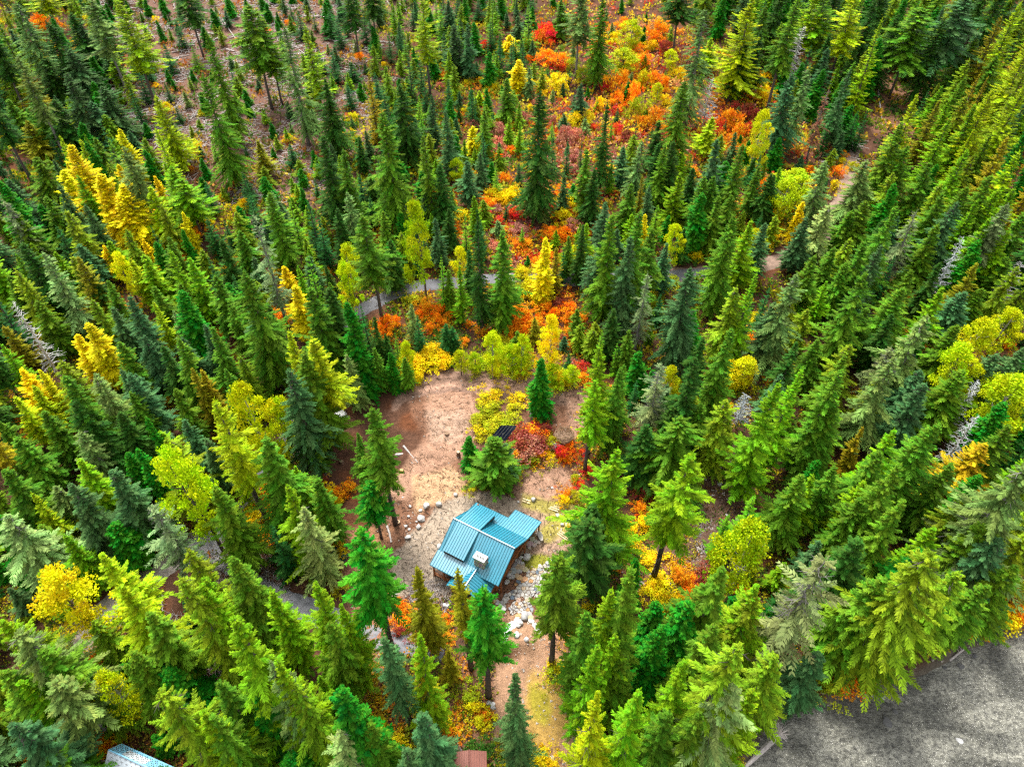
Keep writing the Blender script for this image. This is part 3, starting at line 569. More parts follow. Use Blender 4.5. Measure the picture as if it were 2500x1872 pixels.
LIST = {
'A': "120,20,740,260,o;-150,150,850,200,f*;-150,650,850,200,f*;130,420,900,150,o*;290,-150,430,200,l*;700,-20,800,230,o*;905,-10,930,260,l*;850,390,300,150,h;1380,-200,680,200,f*;1600,230,930,230,g;1570,560,930,250,g;1900,20,850,280,g*;2020,130,700,240,h*;1200,730,600,240,l;1210,980,520,130,l;1310,1270,500,300,h;1100,1060,330,150,h;650,860,250,110,m;530,1120,650,230,y;610,1070,380,140,l;760,1340,560,260,y;930,1420,520,250,y;490,1310,400,180,y;600,1350,500,180,h;950,1110,760,190,o*;1150,1430,500,250,l;380,170,600,260,f;540,380,450,250,b;500,560,620,230,b;790,660,450,260,b;480,880,350,200,k;700,780,380,200,b;800,880,300,160,g;330,440,400,220,f;240,700,500,250,g;260,1210,450,260,g;200,930,350,220,m;60,1380,450,220,b;720,1060,400,170,g;850,1080,500,200,v;1260,340,250,120,k;1370,200,180,110,k;1480,360,200,110,v;540,100,500,240,f;60,760,420,200,g;180,560,420,200,m;620,180,420,180,b;400,760,480,200,f;1000,1330,300,150,v;1580,1400,260,130,k;1050,520,300,140,k;750,150,380,200,k",
'B': "290,190,950,230,o;460,190,650,190,l;610,600,650,260,f;590,1040,750,240,f;740,1150,640,200,g;1070,850,950,330,g;1195,640,650,270,f;950,560,600,130,m;1360,-40,800,190,l*;935,-250,620,160,f*;790,-150,630,160,f*;1090,210,280,90,k;1180,240,200,90,k;1250,400,420,120,k;1340,420,320,120,k;1490,30,300,120,v;1500,20,260,100,k;1560,0,300,120,b;1600,190,400,150,b;1710,170,450,120,b;1790,0,170,120,k;1920,0,300,90,h;2100,120,200,90,b;1640,250,350,140,k;1910,390,200,80,v;1780,470,130,100,k;2080,290,180,80,v;2130,280,180,90,k;2100,460,270,130,y;2190,520,250,100,o;2020,600,350,150,g;1430,730,450,120,b;1545,840,560,150,b;1240,590,210,110,h;1600,700,110,80,l;1800,700,110,80,l;2110,790,220,80,h;2030,900,230,90,h;2110,930,280,90,h;1840,840,400,120,g;1750,970,210,110,y;1390,1030,700,160,g;1500,1260,500,190,f;1700,1230,350,150,b;1810,1170,300,110,b;1930,1270,250,90,v;1620,1220,230,130,c;1760,1510,330,110,h;810,480,170,140,k;780,640,210,130,k;660,380,270,140,k;90,1080,300,160,m;340,1110,190,130,k;190,1480,320,160,o;350,1520,220,110,h;560,380,200,120,k;1000,560,300,140,k;1060,640,330,120,k;900,60,280,120,k;640,60,250,130,k;400,80,240,130,k;700,130,250,120,k;1380,1480,250,130,b;870,1350,280,150,k;960,1340,300,160,f",
'R': "1203,1070,120,112,g;1147,1064,72,44,e;1232,1082,85,60,b;1225,1110,75,60,v",
'S': "800,700,200,90,f;740,860,250,110,g;700,900,260,120,b;760,700,240,100,g;640,1060,250,120,g;700,1180,220,100,h",
'C': "690,-80,690,200,o*;860,-40,730,220,g;1650,60,950,270,o;1490,620,760,250,g;375,690,1000,320,f;370,1310,400,140,o;900,790,700,150,f;740,1150,520,170,g;695,640,310,110,b;210,460,260,120,y;140,270,150,110,y;170,300,180,70,k;235,290,170,80,v;1100,150,280,190,c;1020,380,230,240,c;1290,640,180,100,c;1390,380,190,110,c;1700,600,400,160,d;1500,-250,700,220,f*;2000,-30,850,330,l;1700,290,290,160,l;2110,840,560,170,Y;1700,900,320,200,l;1750,1060,600,200,b;1940,1110,650,180,g;1650,1350,500,180,g;1730,1350,480,200,g;1450,1330,450,190,h;1080,1410,450,190,g;1170,1350,400,100,m;1225,1420,400,120,b;1290,1100,450,160,f;1330,1110,520,150,g;1020,1130,320,140,b;930,1260,240,90,h;1150,1080,500,150,o;870,1560,350,130,b;1130,930,300,90,k;2180,1340,400,160,f;600,545,110,60,k;700,1060,280,70,k;590,1060,330,100,k;0,0,350,110,v;60,260,300,110,k;290,40,350,130,v;540,0,300,150,g;1290,920,400,160,f;1420,1080,520,170,f;480,1040,330,120,k;800,1300,450,160,f;560,1330,340,110,b;1560,1290,420,160,f;1850,1500,420,180,g",
'D': "435,560,690,270,b;570,500,700,160,o;715,670,600,120,n;880,530,640,140,b;940,860,330,130,k;1010,860,330,120,k;740,870,350,120,k;700,-100,750,260,h*;600,-60,700,200,l*;920,-60,760,250,l*;1140,150,830,140,l;1440,50,760,320,g*;1780,-50,890,290,b*;1990,-200,650,110,f*;1890,-220,680,110,f*;1760,430,400,270,g;1410,730,650,190,l;1560,770,600,190,m;1980,670,850,270,l;2230,640,900,280,l;2200,20,850,260,l;2300,300,900,260,l;2100,1050,720,220,m;2190,1160,750,250,l;440,20,900,170,g*;520,200,500,170,d;1080,0,700,200,f;1280,940,750,240,g;1000,1230,520,240,o;1330,1120,620,270,g;700,1240,560,210,o;480,1310,260,300,c;400,1380,350,240,c;270,1330,420,150,f;170,1280,420,140,g;1600,150,700,220,f;1250,100,640,200,f;180,250,500,180,f;60,330,480,170,f;2050,120,800,220,m;1850,800,700,220,h;1650,900,650,200,h;1500,1250,600,230,g;1780,1150,700,220,h;1980,1350,700,230,g;1600,1480,650,230,g;2150,1450,600,220,h;800,-150,600,220,f;1180,-200,600,220,f;350,-100,600,200,f;220,50,500,180,g;1850,300,560,230,g;2080,-120,700,230,f;2000,430,600,220,g",
'E': "20,120,620,210,t;100,200,500,240,g;340,90,450,200,g;430,320,400,200,k;600,460,400,220,b;225,460,350,150,h;345,520,760,240,s;170,450,720,290,f;420,520,350,170,h;590,560,600,250,m;880,520,430,170,Y;790,470,300,110,y;840,430,320,200,h;1100,540,460,250,h;1310,510,600,200,h;1450,560,560,240,h;930,130,420,240,y;1010,560,420,170,l;1400,-50,500,280,h*;100,900,740,200,d;670,1060,570,240,y;590,1160,420,180,y;160,1420,460,190,y;300,1420,420,120,y;250,1560,420,200,l;1180,900,450,140,l;990,850,720,240,b;870,940,500,200,b;910,1210,520,220,g;1340,980,390,150,o;1370,1190,620,240,g;1870,660,960,400,g;1640,1090,620,210,g;1560,1070,500,160,b;1480,1410,520,200,m;1960,220,900,220,t;2080,50,660,230,g;470,1350,520,250,q;720,1460,420,200,o;930,1420,470,170,b;1040,1460,420,180,b;20,1090,420,200,m;0,1230,520,190,h;1700,420,420,170,f;1600,560,400,150,k;1850,350,360,170,g;1900,900,500,160,b;700,700,420,200,f;60,700,450,220,g;1250,1250,500,200,f;1120,1150,500,220,b;280,900,500,220,g;1770,880,480,170,g;1600,250,330,180,k;1380,760,420,200,g;1180,780,420,200,g",
'F': "330,100,450,150,v;915,200,890,260,g*;1310,125,760,230,c;1470,260,400,140,b;1500,550,430,140,v;1640,480,330,130,Y;1640,620,460,140,h;1790,190,960,180,f;1770,90,330,120,h;1980,350,780,260,g;760,460,430,190,c;760,590,430,170,c;470,520,500,150,v;400,620,360,120,h;380,775,430,200,y;290,630,260,130,y;340,1130,660,240,l;500,1190,820,330,l*;580,1060,360,170,v;800,890,740,230,e;900,930,460,150,k;780,1290,460,170,o;1270,920,320,110,o;1320,1000,320,130,k;1540,1070,220,200,k;1600,1090,200,150,k;1150,1140,310,80,v;1230,1210,320,130,c;1650,1280,190,130,c;1900,1140,360,190,c;2060,1230,260,170,c;2130,1160,320,150,c;1760,1300,180,120,c;1070,1150,300,110,f;980,1020,420,130,f;560,250,420,170,k;480,120,450,150,k;700,180,480,180,f;780,60,520,180,o;1560,180,330,140,f;1060,200,400,150,g;1100,420,420,170,f;620,620,350,120,f;640,760,300,140,g;1560,650,330,120,g;1690,230,330,110,v;1720,500,400,130,f;1230,1330,260,120,g;1000,1250,350,140,g;1110,1290,300,120,e;150,900,480,150,f",
'G': "420,400,500,160,y;500,480,370,130,m;890,130,850,240,b;930,220,860,250,g;1190,225,300,100,y;1130,200,900,280,g;1260,330,620,200,g;1430,300,350,160,c;1210,680,640,190,t;1540,650,760,330,b;1875,215,840,310,g;2050,350,270,200,c;2030,680,760,200,h;1900,790,620,270,q;1845,1110,760,260,g;460,1010,520,190,Y;375,1340,440,190,e;850,1120,300,120,v;840,1240,850,240,h*;970,1220,260,90,v;1140,1280,320,170,e;1020,1390,520,180,g;1320,1370,560,250,t;1400,1400,320,170,c;1980,1340,260,220,Y;600,400,330,120,g;560,500,260,100,k;660,470,200,140,c;1080,400,800,240,b;1350,450,420,160,b;1640,60,500,190,e;1500,330,300,120,f;1750,80,480,170,g;2120,300,480,180,b;950,950,420,180,f;1060,1120,350,150,g;200,1130,260,140,g;330,1020,200,120,m;560,1170,120,80,b;600,1300,150,100,k;630,1400,170,120,c;480,1380,200,160,c;700,300,500,150,f;2180,900,500,200,b;1630,1180,420,190,f",
'H': "540,250,460,200,b;700,150,520,250,s;440,690,760,290,o;985,680,860,360,g;1230,160,860,240,g;990,430,620,240,g;1110,470,660,200,b;1400,200,660,210,t;1270,790,620,290,g;1750,390,640,160,d;1700,130,720,290,b;2100,150,780,200,t*;1750,820,440,250,b;1480,1000,820,310,o;1170,1240,520,220,t;1940,1040,520,290,c;1760,1230,560,310,c;2150,960,420,250,c;1880,1400,420,200,c;2210,600,500,160,d;2110,680,350,110,d;1700,1080,570,260,g;825,1310,620,230,g;500,1430,620,200,g;350,1460,420,180,b;2080,560,420,250,g;2100,1480,420,300,c;2000,1300,520,250,b;1400,1420,520,250,b;1350,1150,500,200,g;620,540,520,200,g;700,740,420,170,h;850,600,480,200,g;880,200,420,220,g;1580,600,500,180,f;1850,600,550,220,m;1950,250,650,240,h;2130,350,600,230,h;1550,300,600,220,g;1900,800,400,200,g;1000,950,480,220,g;1200,1000,520,220,f;2200,1250,500,250,b;1150,250,560,230,f;1000,120,500,230,g;2000,20,600,240,h;1780,10,560,220,g",
'I': "-120,-150,520,200,f*;-200,150,620,200,f*;-250,350,800,200,m*;480,50,820,330,g;560,250,680,330,f;740,60,620,250,o;1000,30,570,250,b;140,520,520,280,g;20,780,620,300,g;240,960,480,190,l;1130,370,520,130,e;1220,480,370,240,h;1060,600,520,170,e;1420,380,440,190,b;1640,190,1100,330,l*;1850,100,800,320,c;2130,220,470,250,c;1310,640,880,400,c;1650,900,680,320,g;610,690,620,340,h;540,890,650,330,b;850,780,670,330,b;880,1180,370,280,e;1180,1050,620,330,t;40,1130,680,400,s;430,900,320,200,o;750,1430,780,400,l;2100,1210,420,220,k;1800,1450,520,250,g;1450,1390,700,300,q;330,330,500,240,g;600,480,560,270,o;900,330,520,250,f;-20,400,500,260,g;300,1200,400,230,g;350,1400,330,240,w2;1000,180,500,230,g;1350,150,500,200,g;1540,0,450,190,m;1750,0,560,210,g;100,200,480,200,l",
'J': "200,80,390,250,Y;60,350,460,290,o;230,570,360,200,o*;40,760,420,240,b;440,530,280,150,c;720,600,460,300,q;880,700,370,210,h;600,420,320,160,g;740,510,200,190,e;800,110,520,210,q;1010,290,570,280,h;1030,20,440,190,g;1130,620,250,180,e;1210,460,460,160,o;1200,180,370,170,h;180,420,400,220,g;520,150,420,230,l;650,260,380,220,g;350,560,300,140,g;100,560,330,220,h;0,300,360,200,h;0,520,380,200,g;200,900,250,180,g;560,490,300,130,g;900,120,450,180,h;960,560,350,170,g",
'K': "120,20,440,180,g;290,180,350,170,h;460,150,440,200,h;690,-110,560,220,e*;945,50,380,160,m;1140,65,450,120,m*;1230,155,480,180,e*;810,370,440,130,b*;920,360,430,170,h;920,460,330,130,m;960,720,300,190,b;900,870,250,150,b;600,610,420,230,e;590,780,320,190,s;500,540,200,100,h;310,460,480,210,h;1080,430,130,80,m;730,750,300,160,g;550,300,330,170,g;600,230,360,150,h;-20,100,420,200,h;400,580,380,170,q;680,700,330,160,e;30,700,350,180,g",
'L': "310,0,500,200,g*;440,-150,430,220,f*;620,60,570,220,g;530,160,470,200,h;545,350,370,180,h;640,20,220,90,e;495,610,450,180,l;850,465,430,190,h;670,600,450,210,h;1080,390,600,290,q;1070,590,440,280,s;1160,180,350,200,q;1010,60,440,240,g;880,230,320,200,e;730,200,270,150,e;125,535,430,140,b;430,250,420,180,g;480,400,400,170,h;950,700,350,200,g;760,330,320,160,e;1000,300,400,200,g;600,440,300,150,g;780,700,330,180,g;1180,600,380,200,h;450,480,330,150,h",
'M': "400,0,570,290,t;880,0,640,400,q;1000,80,470,240,q;1170,-60,380,300,b;200,450,330,200,q;370,440,270,160,b;640,100,450,250,g;560,-60,420,240,f;100,150,380,220,h;1240,60,330,220,g;760,200,400,260,g",
'N': "1070,1030,880,400,s;980,590,620,260,h;1200,740,700,360,g;1760,750,660,330,e*;700,1250,470,280,k;890,1140,270,120,v;1170,390,260,90,b;1800,-40,1300,400,g*;100,-10,700,300,l;1100,200,500,230,g;250,350,700,300,l;1640,250,700,250,g;820,350,380,180,c",
'O': "290,-10,380,130,g;470,10,340,130,t;565,210,310,270,g;530,160,260,150,f;770,140,300,170,q;860,110,160,100,d;600,360,590,240,h*;270,350,520,310,h;200,590,350,220,f;1000,50,560,210,h;900,560,270,160,v;910,700,370,240,c;190,30,430,130,h*;640,-60,420,140,f;660,150,220,120,g;420,250,250,170,f;780,650,200,120,v",
'P': "280,0,500,150,h;450,-10,510,180,g;450,150,370,180,g;700,260,440,190,h;720,420,520,190,g;300,470,330,180,g;345,470,270,130,h;565,260,250,90,m;570,490,320,150,h;560,570,320,180,g;750,570,470,170,g;1080,50,310,110,d;1060,210,310,120,d;1100,320,340,240,G;880,230,510,220,g;1010,580,350,240,q;1290,420,680,400,o;1260,40,350,250,c;700,-50,450,180,o;830,60,380,170,b;1150,560,380,200,g;1200,250,400,220,g;640,350,420,170,g;960,420,380,180,g;880,700,350,200,h;1120,700,400,220,g;440,430,300,140,g;1000,0,350,200,g",
}
SLIST = {
'A': "330,130,150,130,a;430,150,120,90,a;560,320,160,90,u;690,120,110,80,u;400,430,90,80,u;80,700,150,160,w;40,960,130,140,u;1200,130,60,70,u;1540,1080,120,150,u;1370,1140,60,70,a;1560,850,90,60,u;1480,1280,80,50,a;1300,800,120,100,u;460,1590,80,90,a;1830,300,70,50,a;1720,1490,80,80,u;2070,220,60,40,a;1900,1530,120,90,u;1210,640,60,50,u;1120,390,60,60,a;700,960,60,80,u",
'B': "510,320,80,50,a;890,410,80,90,a;1070,480,60,60,u;330,1040,100,70,u;330,160,70,60,a;1850,320,80,80,r;1540,550,90,70,a;1600,660,100,110,u;1700,620,80,60,u;1910,650,90,70,u;1860,610,60,50,u;1950,530,60,50,u;2030,330,140,110,u;2165,300,130,60,u;1730,810,100,90,u;1760,930,100,80,p;1620,960,120,70,u;1940,900,90,70,u;1930,1110,120,90,p;1980,980,110,80,p;1950,1180,110,80,a;2050,1130,110,70,a;1850,1150,120,80,u;1600,1530,90,80,a;1430,1500,110,70,a;1300,1170,80,50,a;1890,1530,160,110,a;1990,1500,160,110,u;2060,1440,150,110,u;2050,1580,120,80,p;840,880,100,90,u;850,1050,110,80,w;490,1340,60,40,u;380,1500,110,50,u;2190,810,80,70,u;1990,1330,90,100,a;2100,620,90,70,w;1680,1420,110,60,a;900,120,60,30,u;2180,430,80,60,a;1500,640,80,60,p;1800,600,70,50,u",
'C': "380,240,120,110,a;430,200,190,180,r;500,180,150,140,R;490,590,240,160,u;1280,180,180,150,a;1330,330,150,130,R;1000,560,200,220,a;1090,640,180,220,a;1250,840,200,190,a;1180,900,150,120,a;880,640,90,90,r;960,830,150,80,r;1110,770,190,190,w;830,760,130,130,u;1230,320,140,90,u;1830,860,200,190,a;1900,960,190,180,a;1970,790,140,180,R;1860,780,120,150,R;1780,930,130,120,r;560,980,150,160,p;650,1000,150,140,p;640,1160,180,120,p;60,950,150,130,p;40,1060,160,120,p;540,1420,170,140,a;570,1550,160,150,u;640,1280,140,90,p;430,400,200,130,a;540,420,160,100,a;700,540,140,120,w;640,870,150,140,u;740,870,140,130,u;790,960,90,60,r;1040,1010,160,120,R;960,960,150,120,r;1240,560,160,130,a;1170,560,160,150,u;1390,1200,90,60,a;1530,1280,160,70,a;1860,1200,120,90,a;1960,1340,130,90,a;2090,1380,120,130,a;2060,640,140,140,u;380,860,130,110,p;240,870,120,90,p;300,620,100,80,u;520,480,130,90,r;620,460,120,100,w;760,490,110,110,w;1330,740,130,100,u;1450,530,120,100,u;1340,960,130,110,a;1630,480,100,80,u;2100,1500,140,120,u;1880,1060,170,120,a;1250,250,140,120,a;1010,150,130,120,a;940,260,130,100,u;1090,330,150,110,a;1160,430,170,120,a;980,720,150,120,a;1320,600,150,130,a;1310,1000,120,80,p;470,900,120,90,p;350,760,100,80,p",
'D': "760,1280,120,110,a;815,1160,70,60,a;230,540,150,120,u;330,520,120,100,u;200,680,160,130,u;80,950,130,130,r;130,830,130,170,R;30,1120,130,90,a;560,1280,110,60,a;800,1220,90,70,u;870,1250,120,90,w;1370,1500,50,50,a;1550,1310,80,60,u;2180,1110,90,60,a;300,1170,80,80,a;100,1430,120,110,a;260,1370,100,80,a;740,1390,110,90,u",
'E': "1440,300,200,180,a;1510,340,200,140,a;1420,430,160,130,u;1380,540,130,110,a;1150,400,180,170,u;1250,440,180,150,u;460,150,130,90,a;530,240,90,60,a;2160,980,190,120,a;2060,1010,100,70,a;1540,1150,170,90,u;1540,1240,150,80,a;460,1110,140,120,a;380,1110,160,120,u;940,370,90,60,a;680,290,150,120,u;800,380,150,110,u;960,960,130,70,a;1830,560,110,80,a;1780,620,130,110,u;1240,560,120,100,u;230,1230,60,50,a;1600,240,120,90,u;1870,150,150,60,u;2150,650,150,90,u;1700,1120,130,80,a;1880,380,150,50,u;1690,490,90,60,a;20,1180,80,60,a;1320,1190,70,70,a;1080,930,80,60,u;60,980,130,80,w;250,1090,130,100,w",
'F': "260,960,200,130,a;200,1000,120,90,a;640,640,90,70,a;600,660,60,50,a;1100,990,170,160,a;1040,1070,160,130,a;1160,1010,120,90,a;1390,900,160,150,a;1500,900,160,140,a;1580,970,130,90,a;1420,1060,120,110,a;1350,960,110,90,a;1530,1030,110,80,a;1480,980,130,110,a;1310,1320,240,150,u;1440,1220,240,160,u;1390,1290,220,130,u;1540,1300,200,120,u;1330,1430,150,120,u;1230,1430,150,100,w;2110,930,260,160,a;2080,1030,200,130,a;2160,1080,180,130,a;2000,930,130,90,a;1840,1090,140,90,a;1720,1050,90,60,a;1920,1110,110,70,r;2130,640,160,120,u;2130,760,180,120,w;590,330,120,60,u;730,880,170,100,u;700,780,150,100,u;710,1440,100,40,a;1100,700,150,150,w;1200,650,170,150,w;1980,1210,190,120,w;1760,1360,180,110,w;1850,1330,190,110,w;2050,1350,190,120,w;1940,1400,190,100,u;1300,860,160,60,w;380,80,120,50,u;1440,40,140,80,a;1570,400,200,90,u;1600,300,160,90,a;1660,200,160,80,u;1700,60,120,60,a;1850,100,140,90,a;1950,60,130,90,a;1850,180,140,80,r;1950,260,150,80,r;2150,330,160,90,p;2150,420,150,80,a;2050,50,150,110,u;1700,400,130,80,p;580,1040,80,60,u;180,1000,90,60,a;1280,1180,120,90,a;1690,1180,120,60,a",
'G': "330,740,240,160,u;360,830,180,140,u;250,950,230,170,a;180,1040,220,170,a;330,1030,160,110,a;420,900,170,120,a;520,880,160,110,R;600,980,160,110,a;480,950,170,130,a;620,1110,160,120,a;560,1160,130,90,R;690,1000,140,80,a;610,1210,130,90,a;690,1370,130,90,r;700,1450,120,90,a;510,1430,150,120,u;580,1470,170,110,u;540,60,170,150,u;480,150,150,130,r;560,200,180,150,u;460,330,170,120,a;560,330,170,120,a;610,260,160,120,p;230,320,180,90,p;230,420,160,70,a;20,30,150,120,u;90,60,140,110,u;160,180,150,90,r;40,160,150,80,p;240,650,170,100,w;120,930,130,80,a;60,1150,170,140,w;150,1220,190,140,w;250,1300,180,120,w;20,1250,180,140,w;130,1330,170,120,w;230,1400,150,90,u;2150,200,120,100,a;2150,330,140,130,u;1500,1500,110,70,a;2130,1490,60,70,a;1560,500,200,110,u;1380,700,160,100,w;780,680,140,100,w;1250,900,200,90,w;1230,800,160,90,u;740,370,110,60,a;1490,60,60,40,a;600,900,140,110,a;1470,1560,110,60,u;420,530,160,90,a;340,560,130,80,a;650,540,150,110,w;560,520,140,110,w;30,450,150,80,p",
'H': "1430,800,180,140,a;1340,850,160,120,a;1790,960,150,120,a;1500,240,120,90,a;1440,300,160,110,a;1970,490,110,60,u;1900,600,90,60,a;720,480,150,120,a;800,520,150,100,R;780,580,160,110,u;270,220,160,80,a;270,320,170,90,u;200,400,160,90,u;1620,740,210,110,G2;1600,900,180,120,u;130,980,150,90,u;240,1480,80,70,a;120,1150,140,90,a;900,380,60,50,w;1360,100,60,50,a;820,230,170,140,w;20,1400,150,120,a;860,280,150,100,w;1300,1340,100,50,a;1850,1040,130,70,a;2060,1200,130,70,a",
'I': "2150,850,260,170,a;2090,950,210,150,a;2030,1050,220,160,u;1950,1130,180,140,u;2150,1110,230,130,u;2100,1200,170,100,a;1980,1200,160,120,u;80,370,150,100,a;180,350,140,90,a;220,1190,150,110,u;270,1260,120,110,a;400,1430,140,80,a;950,260,60,100,a;1700,640,140,90,u;1300,200,130,90,u;1640,740,160,90,u;2150,1300,170,90,a;150,530,100,60,a;1450,350,100,60,a;240,600,80,50,a;330,1130,140,90,w;420,1290,200,120,w;520,1380,210,120,w;650,1340,180,120,w;650,1130,160,120,w;960,850,110,80,w",
'J': "430,450,150,90,a;470,490,90,60,a;140,720,150,80,a;190,790,140,70,a;100,740,100,60,a;480,720,130,80,a;500,770,110,70,u;430,800,140,90,a;380,850,130,70,u;450,850,110,60,u;20,700,80,50,a;230,0,90,60,u;330,870,100,60,u;610,720,60,30,a;240,170,170,60,w;600,100,110,50,w;300,330,130,80,u;180,860,100,60,a;490,820,90,60,a",
'K': "860,190,110,70,a;890,230,90,60,a;870,270,100,60,a;1070,260,70,40,a;1075,360,70,40,a;1170,600,120,70,w;1180,640,100,60,u;1220,710,110,60,u;1250,690,60,40,a;1060,740,100,50,u;1090,780,100,60,a;1070,820,90,50,w;780,730,110,50,w;1190,830,120,80,e2;1240,850,100,60,e2;600,120,90,60,w;730,760,90,40,w;850,790,120,60,u;860,310,80,60,R;700,420,80,50,w;560,40,110,60,w",
'L': "840,60,120,90,a;890,120,90,80,a;930,90,90,60,R;970,45,90,50,R;1100,100,100,80,a;720,110,110,60,u;760,150,120,60,u;800,200,110,50,u;690,140,100,60,u;820,180,110,60,u;690,0,110,25,u;400,230,110,50,u;370,290,90,50,u;350,360,90,50,u;300,460,130,100,u;270,490,100,70,w;340,470,100,70,u;230,860,120,70,u;270,890,90,60,u;200,880,90,60,u;1040,920,120,60,u;480,50,40,30,r;560,70,40,20,a;870,150,90,50,a;60,910,60,40,u;1110,150,60,90,u;80,620,1,1,w",
'M': "520,160,180,110,u;500,220,190,110,u;480,300,190,110,u;520,360,200,130,u;480,420,190,120,a;540,470,180,110,w;460,500,170,110,a;440,560,130,100,a;560,420,170,100,u;430,240,150,100,u;1050,210,200,110,a;1150,220,190,110,u;1230,220,160,100,a;1010,300,170,110,u;1070,330,170,110,R;1180,280,190,90,R;1220,320,150,70,R;1010,360,130,90,a;950,380,110,70,R;1140,330,100,80,e2;300,690,120,60,R;240,710,110,60,a;500,600,130,50,a;960,330,130,90,w;380,530,120,90,w;1050,390,100,60,R",
'N': "750,800,250,190,a;680,900,230,190,a;860,700,110,200,a;830,950,190,160,a;720,980,180,130,u;1180,680,160,200,a;1300,700,160,170,R;1350,800,220,200,u;1450,830,220,170,a;1560,760,220,150,a;1420,920,160,150,u;480,1010,170,160,u;600,1060,170,120,u;480,1100,150,120,u;760,1100,190,130,u;830,1190,180,150,u;720,1200,120,90,a;530,1280,160,120,u;640,1300,90,70,u;940,1380,110,80,u;1420,1380,200,150,u;1480,1470,150,130,u;1980,1180,1,1,w;1260,830,150,120,u;880,860,160,110,R;590,1170,150,120,u;1100,640,160,150,R",
'O': "40,320,90,110,r;60,355,60,60,a;75,310,70,50,a;130,350,70,50,r;150,430,60,40,r;120,490,60,50,r;60,520,70,60,a;45,550,70,60,u;90,530,60,60,w;340,350,80,60,u;350,400,80,70,a;390,480,110,60,a;370,460,60,40,a;400,510,100,80,R;380,580,80,60,a;350,680,110,70,u;340,730,110,60,u;100,660,90,80,u;110,700,80,70,u;400,640,90,70,u;430,820,150,50,u;800,0,120,140,u;780,150,60,60,u;580,50,90,50,a;600,110,90,40,u;960,30,50,30,a;560,890,100,60,a;660,880,90,40,R;620,905,80,50,a;850,920,70,50,a;480,930,110,40,u;100,460,60,50,w;620,930,110,30,a;400,380,70,60,a;60,0,150,50,w;0,40,110,50,w;130,10,60,30,a;520,120,80,60,w;290,390,80,60,R;200,880,40,30,a",
'P': "0,10,140,90,u;80,720,60,60,a;150,720,80,50,a;1050,370,180,100,w;820,600,110,60,u;1100,450,180,120,w;1180,880,120,80,w",
'Q': "1205,980,50,24,w;1190,995,60,26,w;1170,1010,55,24,w;1210,1010,70,26,w;1230,1030,60,24,w;1190,1030,50,24,w;1165,1035,50,22,u;1175,1050,45,20,w;1245,1010,50,22,w;1210,952,60,18,u;1270,960,60,18,u;1255,985,40,18,w;1185,960,50,18,u;1178,1140,50,50,w;1160,1160,40,30,w;1150,1185,34,22,u;1250,1120,60,50,u;1262,1095,60,40,a;1275,1062,80,60,R;1300,1055,80,60,p;1320,1060,70,50,R;1290,1085,70,50,p;1310,1090,70,40,a;1305,1040,70,40,a;1330,1035,60,30,R;1312,1035,50,26,r;1240,1135,50,40,w;1300,1105,60,36,w;1280,1045,70,40,R;1345,1060,50,40,w;1265,1075,50,30,w;1370,1080,36,40,r;1378,1100,34,40,a;1335,1100,40,30,u;1228,1085,50,20,u",
}
def parse(s):
    for e in s.split(';'):
        a = e.split(',')
        yield float(a[0]), float(a[1]), float(a[2]), float(a[3]), a[4]
tr_rnd = random.Random(3)
SHRUBREC = []
def shrub(code, px, py, wpx, hpx, r):
    if code == 'G2': code = 'u'
    if code == 'e2': nm, col, words = 'green_shrub', (.07, .20, .02), 'fresh green shrub'
    else: nm, col, words = SHR[code]
    bx, by = px, py + hpx * .75
    x, y, z = at(bx, by); dd = proj(x, y, z)[2]; rad = max(.4, wpx / 2 * dd / FOC)
    hh = min(max(.6, hpx * dd / FOC * .9), rad * 2.0)
    if shore_d(x, y) > -.5: return
    o = link(nm, r.choice(SHRUBS), loc=(x, y, z - .1), col=jcol(col, r, .14), category='shrub')
    o.rotation_euler = (0, 0, r.random() * 6.283); o.scale = (rad / 2.0, rad / 2.0, hh / 2.6)
    SHRUBREC.append((o, words, rad, x, y, z)); return o
for tl, s in LIST.items():
    x0, y0, k = TILES[tl]
    for zx, zy, L, W, code in parse(s):
        bare = code.endswith('*'); code = code.rstrip('*')
        tx, ty, L, W = x0 + zx / k, y0 + zy / k, L / k, W / k
        if code == 'w2': shrub('w', tx, ty, W, L * .6, tr_rnd); continue
        x, y, H = from_top(tx, ty, L)
        if not (2 < H < 60) or y > 420: continue
        if shore_d(x, y) > -.6:
            for _ in range(40):
                y += .4
                if shore_d(x, y) <= -.8: break
        H = min(H, 46)
        d = math.hypot(y, CAM_H - H * .6)
        plant(code, x, y, H, max(.6, W / 2 * d / FOC * .97), tr_rnd, bare)
for tl, s in SLIST.items():
    x0, y0, k = TILES[tl]
    for zx, zy, W, Hh, code in parse(s):
        if W < 4: continue
        shrub(code, x0 + zx / k, y0 + zy / k, W / k, Hh / k, tr_rnd)

